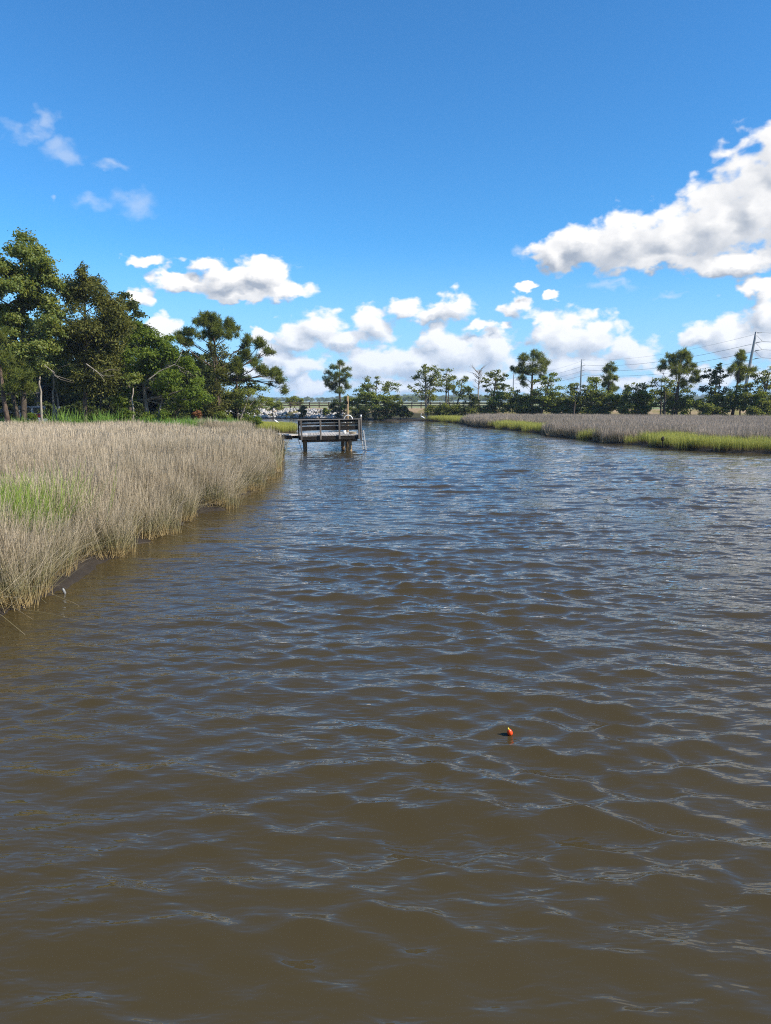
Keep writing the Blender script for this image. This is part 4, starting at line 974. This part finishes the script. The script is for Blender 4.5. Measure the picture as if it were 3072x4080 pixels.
def round_pile(nm, par, loc, h0, h1, rad, mat):
    g = Geo(); zz_ = np.linspace(h0, h1, 12); rr = np.random.default_rng(int(abs(loc[0]) * 100) + 7)
    g.tube(np.stack([rr.normal(0, rad * 0.05, 12), rr.normal(0, rad * 0.05, 12), zz_], 1), rad * (1 + rr.normal(0, 0.03, 12)), 14)
    return obj(nm, g.mesh(nm, mat), par, loc)
for (xx, yy) in ((0.26, 0.42), (2.62, 0.42), (2.40, PD - 0.5), (0.30, PD - 0.5)): round_pile('pile', plat, (xx, yy, 0), -2.2, -0.205, 0.10, W_PILE)
# railing: near side
RH = 0.80
for k, xx in enumerate((0.10, 1.085, 2.055, PW - 0.05)):
    obj('rail_post', box_me('rail_post', 0.088, 0.075, RH + 0.20, W_POST, 0.006, 0.002), plat, (xx, -0.040, (RH - 0.20) / 2 - 0.01))
obj('corner_post', box_me('corner_post', 0.075, 0.10, RH + 0.2, W_RAIL, 0.006), plat, (-0.025, 0.11, (RH - 0.2) / 2 - 0.01))
for (zc_, hh_) in ((0.725, 0.115), (0.575, 0.105), (0.365, 0.215)):
    obj('rail_board', box_me('rail_board', PW - 0.08, 0.032, hh_, W_RAIL, 0.005, 0.003), plat, (PW / 2 + 0.02, 0.018, zc_))
obj('rail_cap', box_me('rail_cap', PW + 0.16, 0.16, 0.036, W_CAP, 0.006, 0.003), plat, (PW / 2, -0.012, RH + 0.010))
# railing: left end and right end
for zc_ in (0.725, 0.575): obj('rail_board', box_me('end_rail_board', 0.032, 1.5, 0.11, W_RAIL, 0.005), plat, (0.035, 0.92, zc_))
obj('rail_post', box_me('end_rail_post', 0.08, 0.08, RH + 0.18, W_POST, 0.006), plat, (-0.025, 1.62, (RH - 0.18) / 2))

g = Geo(); g.tube([(-0.06, 0.05, -0.2), (0.04, 0.2, -0.55), (0.12, 0.36, -0.83)], 0.016, 6); obj('brace', g.mesh('brace', W_POST), plat)
def on_plat(x, y, z):
    plat_m = Matrix.Translation((PX, PY, PZ)) @ plat.rotation_euler.to_matrix().to_4x4(); return tuple(plat_m @ Vector((x, y, z)))
# tall mooring pole, short post, white topped post
mp = thing('mooring_pole', 'tall slim round timber pole rising behind the platform railing', 'pole', on_plat(2.70, PD + 0.12, -PZ))
g = Geo(); g.tube([(0, 0, -1.2), (0.0, 0, 0.8), (0.01, 0, 2.0), (0.015, 0, 2.84)], [0.068, 0.066, 0.062, 0.056], 14); pole_o = obj('shaft', g.mesh('shaft', W_PILE), mp)
g = Geo(); g.tube([(-0.1, -0.01, -0.9), (-0.1, -0.01, 1.95)], [0.035, 0.034], 10); obj('guide_post', g.mesh('guide_post', W_POST), mp)
g = Geo(); g.tube([(0.004, 0, 2.40), (0.004, 0, 2.55)], [0.065, 0.063], 14); obj('dark_band', g.mesh('dark_band', W_RAIL), mp)
g = Geo(); g.tube([(0, 0, -0.30), (0.0, 0, 0.62), (0.012, 0, 0.90)], [0.040, 0.040, 0.038], 12); tp_ = obj('tall_corner_post', g.mesh('tall_corner_post', W_POST), plat, (PW + 0.055, 0.06, 0))
g = Geo(); g.tube([(0.012, 0, 0.895), (0.016, 0, 1.02)], [0.043, 0.043], 12); obj('pale_cap', g.mesh('pale_cap', PVC), tp_)
# coiled white hose hung on the pole
g = Geo()
for k in range(3):
    a = np.linspace(0, 2 * math.pi, 40); g.tube(np.stack([0.25 * np.cos(a) * (1 - 0.03 * k), np.full(40, -0.03 * k), 0.25 * np.sin(a) * (1 - 0.03 * k)], 1), 0.015, 6, False)
tag(obj('coiled_hose', g.mesh('coiled_hose', PVC), None, on_plat(2.76, PD - 0.02, 0.70)), 'white coiled hose hanging on the tall mooring pole', 'hose')
# rope coil and bait pail on the deck
g = Geo()
for k in range(4):
    a = np.linspace(0, 2 * math.pi, 30); g.tube(np.stack([(0.16 + 0.012 * k) * np.cos(a), (0.16 + 0.012 * k) * np.sin(a), np.full(30, 0.022 + 0.03 * k)], 1), 0.016, 6, False)
ro_ = obj('rope_coil', g.mesh('rope_coil', ROPE), None, on_plat(PW - 0.32, 0.9, 0.0)); tag(ro_, 'coiled rope lying on the platform deck near the ladder', 'rope')
g = Geo(); g.tube([(0, 0, 0.0), (0, 0, 0.02), (0, 0, 0.17)], [0.07, 0.085, 0.10], 16, True); pail = obj('pail', g.mesh('pail', PVC), None, on_plat(PW - 0.72, 1.5, 0.001)); tag(pail, 'small white pail standing on the platform deck', 'pail')
# ladder on the right-hand side
lad = thing('ladder', 'aluminium ladder hanging from the river side of the platform', 'ladder', on_plat(PW + 0.13, 0.30, 0.0))
lad.rotation_euler = (0, math.radians(-8), PR + math.radians(17))
for yy in (-0.2, 0.2):
    obj('side_rail', box_me('side_rail', 0.06, 0.03, 1.05, ALU, 0.004), lad, (0.03, yy, -0.30))
for k in range(5): obj('rung', box_me('rung', 0.045, 0.37, 0.035, ALU, 0.004), lad, (0.03, 0, -0.80 + 0.235 * k))
# walkway to the shore
A = Vector(on_plat(-0.03, 1.2, 0.0)); B = Vector((-11.5, 46.2, 0.86)); dv = B - A; L = dv.length
wk = thing('walkway', 'narrow plank walkway running from the marsh to the fishing platform', 'walkway', tuple(A)); wk.rotation_euler = (0, -math.asin(dv.z / L), math.atan2(dv.y, dv.x))
npl = int(L / 0.15); plm = [box_me('plank', 0.138, 1.0, 0.036, W_DECK, 0.004, 0.002) for _ in range(4)]
W_DECKX = mat_wood('weathered_walk_planks', (0.28, 0.25, 0.21), (0.58, 0.52, 0.45), 1)
for me in plm: me.materials[0] = W_DECKX
for k in range(npl): obj('plank', plm[k % 4], wk, (0.15 * (k + 0.5), random.uniform(-0.01, 0.01), -0.018 + random.uniform(-0.003, 0.003)))
for yy in (-0.46, 0.46): obj('stringer', box_me('stringer', L - 0.02, 0.044, 0.19, W_RAIL, 0.005), wk, (L / 2, yy, -0.133))
for k in range(4):
    for yy in (-0.38, 0.38): round_pile('pile', wk, (1.9 + k * 2.2, yy, 0), -2.0, -0.04, 0.075, W_PILE)
g = Geo(); s = np.linspace(0.15, L * 0.72, 16); g.tube(np.stack([s, np.full(16, 0.53), -0.24 - 0.05 * np.sin(s * 0.9)], 1), 0.021, 8); obj('water_pipe', g.mesh('water_pipe', PVC), wk)

# ------------------------------------------------------------------ power poles and cables
STEEL = mat_plain('galvanised_steel', (0.20, 0.21, 0.22), 0.5, 0.5, 0.35, 0.1, 2.0)
WIRE = mat_plain('conductor', (0.12, 0.12, 0.13), 0.5, 0.4, 0.3, 0.05)
poles = []
for i, (px, py, Y, d) in enumerate(((3012, 1322, 200, 'tall steel transmission pole with bracket arms standing close behind the trees'), (2317, 1432, 336, 'steel transmission pole rising behind the dense oak, arms on one side'), (2046, 1489, 511, 'thin distant transmission pole left of the round topped pine'), (1808, 1496, 640, 'faint farthest transmission pole seen between oak crowns'))):
    x = east(px, Y, 20); h = height(py, Y); zb = land1(x, Y)
    rt = thing('transmission_pole', d, 'pole', (x, Y, zb), 0, 'transmission poles beyond the trees')
    g = Geo(); n_ = 12; s = np.linspace(0, 1, n_); lean = -0.011 * (h - zb) if i == 0 else 0.0
    g.tube(np.stack([lean * (1 - s) * 0 - 2.4 * (1 - s) * (i == 0), np.zeros(n_), s * (h - zb)], 1), 0.50 * (1 - s) + 0.26 * s, 12); obj('shaft', g.mesh('shaft', STEEL), rt)
    tips = []
    for k, zz_ in enumerate((0.0, -2.3, -4.4, -6.5)):
        g = Geo(); H_ = h - zb + zz_ - 0.2; ln = 1.5 if k == 0 else 1.9
        g.tube([(0.1, 0, H_ - (0 if k == 0 else 0.25)), (ln, 0, H_ + (0.05 if k == 0 else 0))], 0.075, 6)
        if k: g.tube([(0.1, 0, H_ + 1.7), (ln, 0, H_)], 0.045, 5)
        obj('bracket_arm', g.mesh('bracket_arm', STEEL), rt); tips.append((x + ln, Y, zb + H_))
    poles.append(tips)
wire_desc = ['topmost thin shield wire', 'upper conductor cable', 'middle conductor cable', 'lower conductor cable']
def cable(a, b, sag, rad, label, grp):
    g = Geo(); s = np.linspace(0, 1, 24)[:, None]; P = np.array(a) + (np.array(b) - np.array(a)) * s; P[:, 2] -= sag * 4 * (s[:, 0] * (1 - s[:, 0])); c0 = P[0].copy()
    g.tube(P - c0, rad, 5); o = obj('overhead_cable', g.mesh('overhead_cable', WIRE), None, tuple(c0)); tag(o, label, 'cable', grp)
for k in range(4):
    cable(poles[0][k], poles[1][k], 2.2, 0.045 if k else 0.025, wire_desc[k] + ' strung between the two tallest transmission poles', 'overhead cables')
    nxt = (poles[0][k][0] + 130, 190, poles[0][k][2] + 0.5)
    cable(poles[0][k], nxt, 2.4, 0.04 if k else 0.025, wire_desc[k] + ' leaving the tallest pole away from the river', 'overhead cables')
    cable(poles[1][k], poles[2][k], 2.0, 0.05 if k else 0.03, wire_desc[k] + ' between the oak backed pole and the thin distant pole', 'overhead cables')

# ------------------------------------------------------------------ birds
WHITE = mat_plain('white_plumage', (0.80, 0.79, 0.76), 0.7, 0.2, 0, 0.04)
BEAK = mat_plain('yellow_beak', (0.60, 0.36, 0.04), 0.5, 0.4); LEGM = mat_plain('black_legs', (0.02, 0.02, 0.02), 0.6, 0.3)
def egret(label, loc, rz, s=1.0):
    rt = thing('egret', label, 'bird', loc, rz, None)
    path = [(0.02, 0, 0.98), (-0.02, 0, 0.985), (-0.07, 0, 0.955), (-0.06, 0, 0.87), (0.0, 0, 0.79), (0.01, 0, 0.71), (-0.04, 0, 0.64), (-0.13, 0, 0.57), (-0.26, 0, 0.50), (-0.38, 0, 0.44), (-0.50, 0, 0.385), (-0.58, 0, 0.35)]
    rad = [0.012, 0.032, 0.028, 0.022, 0.024, 0.034, 0.065, 0.10, 0.105, 0.085, 0.045, 0.01]
    g = Geo(); g.tube(np.array(path) * s, np.array(rad) * s, 10); obj('body', g.mesh('body', WHITE), rt)
    g = Geo(); g.tube(np.array([(0.015, 0, 0.982), (0.08, 0, 0.972), (0.145, 0, 0.96)]) * s, np.array([0.013, 0.009, 0.003]) * s, 6); obj('beak', g.mesh('beak', BEAK), rt)
    for yy in (-0.035, 0.035):
        g = Geo(); g.tube(np.array([(-0.22, yy, 0.44), (-0.19, yy, 0.24), (-0.22, yy, 0.0)]) * s, np.array([0.014, 0.010, 0.009]) * s, 6); obj('leg', g.mesh('leg', LEGM), rt)
def shore(px, py): x, y = on_water(px, py); return x, y
x, y = east(1671, 97.6), 97.6
egret('white egret standing at the marsh tip below the gnarled oak', (x + 0.2, y, max(0.0, land1(x, y))), math.radians(165), 1.0)
x, y = east(1096, 67.5), 67.0
egret('white egret standing behind the small yellow green grass patch', (x, y, max(0.0, land1(x, y)) + 0.02), math.radians(150), 1.05)

# ------------------------------------------------------------------ fishing float, litter, stake
g = Geo(); bx_, by_ = on_water(2031, 2921)
fl = thing('fishing_float', 'orange red egg shaped fishing float with yellow tip on the water', 'float', (bx_, by_, 0.008)); fl.scale = (1.2, 1.2, 1.2); fl.rotation_euler = (math.radians(14), math.radians(-22), 0)
FR = mat_plain('float_red', (0.85, 0.075, 0.015), 0.25, 0.5, 0, 0.03); FY = mat_plain('float_yellow', (0.85, 0.60, 0.05), 0.35, 0.5, 0, 0.03)
zs = np.linspace(-1, 1, 13); g.tube(np.stack([0 * zs, 0 * zs, 0.026 * zs], 1), 0.0175 * np.sqrt(np.maximum(0.004, 1 - np.abs(zs) ** 2.2)) * (1 - 0.12 * zs), 16); obj('body', g.mesh('body', FR), fl)
g = Geo(); g.tube([(0, 0, 0.022), (0, 0, 0.030), (0, 0, 0.037)], [0.0065, 0.0055, 0.0045], 10); obj('tip', g.mesh('tip', FY), fl)
lx, ly = on_water(246, 2338, 0.1)
bt = thing('bottle', 'small dirty white bottle caught upright in the reed edge', 'litter', (lx + 0.04, ly, 0.0), 0.4); bt.rotation_euler = (math.radians(8), math.radians(-16), 0)
bt.scale = (0.6, 0.6, 0.6); DIRTY = mat_plain('dirty_plastic', (0.22, 0.22, 0.21), 0.4, 0.5, 0, 0.5, 30)
g = Geo(); g.tube([(0, 0, 0.0), (0, 0, 0.012), (0, 0, 0.11), (0, 0, 0.135), (0, 0, 0.15)], [0.022, 0.031, 0.031, 0.018, 0.013], 14); obj('body', g.mesh('body', DIRTY), bt)
g = Geo(); g.tube([(0, 0, 0.148), (0, 0, 0.168)], [0.016, 0.016], 12); obj('cap', g.mesh('cap', LEGM), bt)
sx_, sy_ = on_water(2636, 1786)
st = thing('old_stake', 'dark rotted stake with knobbly head in the yellow green grass edge', 'post', (sx_, sy_ - 0.1, 0)); rr = np.random.default_rng(3)
g = Geo(); g.tube([(0, 0, -0.5), (0.01, 0, 0.2), (0.0, 0, 0.42)], [0.055, 0.05, 0.045], 10); obj('shaft', g.mesh('shaft', W_RAIL), st)
g = Geo(); g.tube([(0, 0, 0.40), (-0.01, 0, 0.46), (0.0, 0, 0.55), (0.02, 0, 0.62), (0.04, 0, 0.66)], [0.04, 0.095, 0.10, 0.06, 0.012], 10); obj('head', g.mesh('head', W_RAIL), st)

# ------------------------------------------------------------------ van and shed in the shade of the wood
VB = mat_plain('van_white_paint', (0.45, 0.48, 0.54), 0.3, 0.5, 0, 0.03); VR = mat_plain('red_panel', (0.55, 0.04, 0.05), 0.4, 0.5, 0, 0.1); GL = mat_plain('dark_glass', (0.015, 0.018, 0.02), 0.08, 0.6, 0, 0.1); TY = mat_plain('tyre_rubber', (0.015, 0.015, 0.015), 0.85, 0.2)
vx, vy = east(180, 59.5), 59.5; van = thing('parked_van', 'white van with red panel parked in the shade behind the trunks', 'van', (vx, vy, land1(vx, vy)), math.radians(4))
bm = bmesh.new()
prof = [(-1.9, 0.35), (1.9, 0.35), (1.9, 0.95), (1.55, 1.05), (1.15, 1.62), (-1.8, 1.68), (-1.9, 1.55)]
lo = [bm.verts.new((a, -0.85, b)) for a, b in prof]; hi = [bm.verts.new((a, 0.85, b)) for a, b in prof]
bm.faces.new(lo); bm.faces.new(hi[::-1])
for i in range(len(prof)): bm.faces.new((lo[i], hi[i], hi[(i + 1) % len(prof)], lo[(i + 1) % len(prof)]))
bmesh.ops.recalc_face_normals(bm, faces=bm.faces); bmesh.ops.bevel(bm, geom=list(bm.edges), offset=0.05, segments=2, affect='EDGES')
me = bpy.data.meshes.new('body'); bm.to_mesh(me); bm.free(); me.materials.append(VB); obj('body', me, van)
for xx, ww in ((0.75, 0.7), (-0.15, 0.8), (-1.15, 0.8)): obj('window', box_me('window', ww, 0.03, 0.42, GL, 0.01), van, (xx, -0.86, 1.33))
obj('red_panel', box_me('red_panel', 0.8, 0.02, 0.26, VR, 0.004), van, (-0.1, -0.867, 0.92))
for xx in (-1.2, 1.2):
    for yy in (-0.78, 0.78):
        g = Geo(); g.tube([(0, -0.1, 0), (0, 0.1, 0)], [0.34, 0.34], 20); w_ = obj('wheel', g.mesh('wheel', TY), van, (xx, yy, 0.34)); g = Geo(); g.tube([(0, -0.115, 0), (0, -0.09, 0)], [0.2, 0.2], 16); obj('rim', g.mesh('rim', ALU), w_)
hx, hy = east(98, 61), 61; shed = thing('shed', 'small grey shed with pale windows deep in the shade behind the van', 'shed', (hx, hy, land1(hx, hy)), math.radians(3))
SW = mat_plain('shed_boards', (0.16, 0.15, 0.14), 0.8, 0.2, 0, 0.2, 3); SRF = mat_plain('shed_roof', (0.10, 0.09, 0.085), 0.8, 0.2); SWN = mat_plain('pale_window', (0.50, 0.56, 0.58), 0.2, 0.5, 0, 0.05)
obj('wall', box_me('wall', 3.2, 2.6, 2.6, SW, 0.01), shed, (0, 0, 1.3))
rf = box_me('roof', 3.6, 1.7, 0.08, SRF, 0.01); obj('roof', rf, shed, (0, -0.72, 2.93), (math.radians(24), 0, 0)); obj('roof', rf, shed, (0, 0.72, 2.93), (math.radians(-24), 0, 0))
for xx, zz_, w_, h_ in ((-0.75, 2.15, 0.55, 0.32), (0.55, 2.15, 0.5, 0.32), (-0.7, 1.1, 0.55, 0.75)): fr = obj('window', box_me('window_frame', w_ + 0.1, 0.05, h_ + 0.1, W_CAP, 0.006), shed, (xx, -1.32, zz_)); obj('pane', box_me('pane', w_, 0.03, h_, SWN, 0.004), fr, (0, -0.025, 0))

# ------------------------------------------------------------------ air
m, N = material('haze_air')
vol = N.n('ShaderNodeVolumePrincipled', None, Color=c4(0.62, 0.78, 1.0), Density=0.00026, Anisotropy=0.0)
N.n('ShaderNodeOutputMaterial', None, Volume=vol.outputs[0])
hz = box_me('haze', 4400, 2600, 25.5, m, 0)
haze = obj('haze', hz, None, (0, 900, 10.55))
tag(haze, 'thin blue air haze over the marsh', 'haze', None, 'stuff')
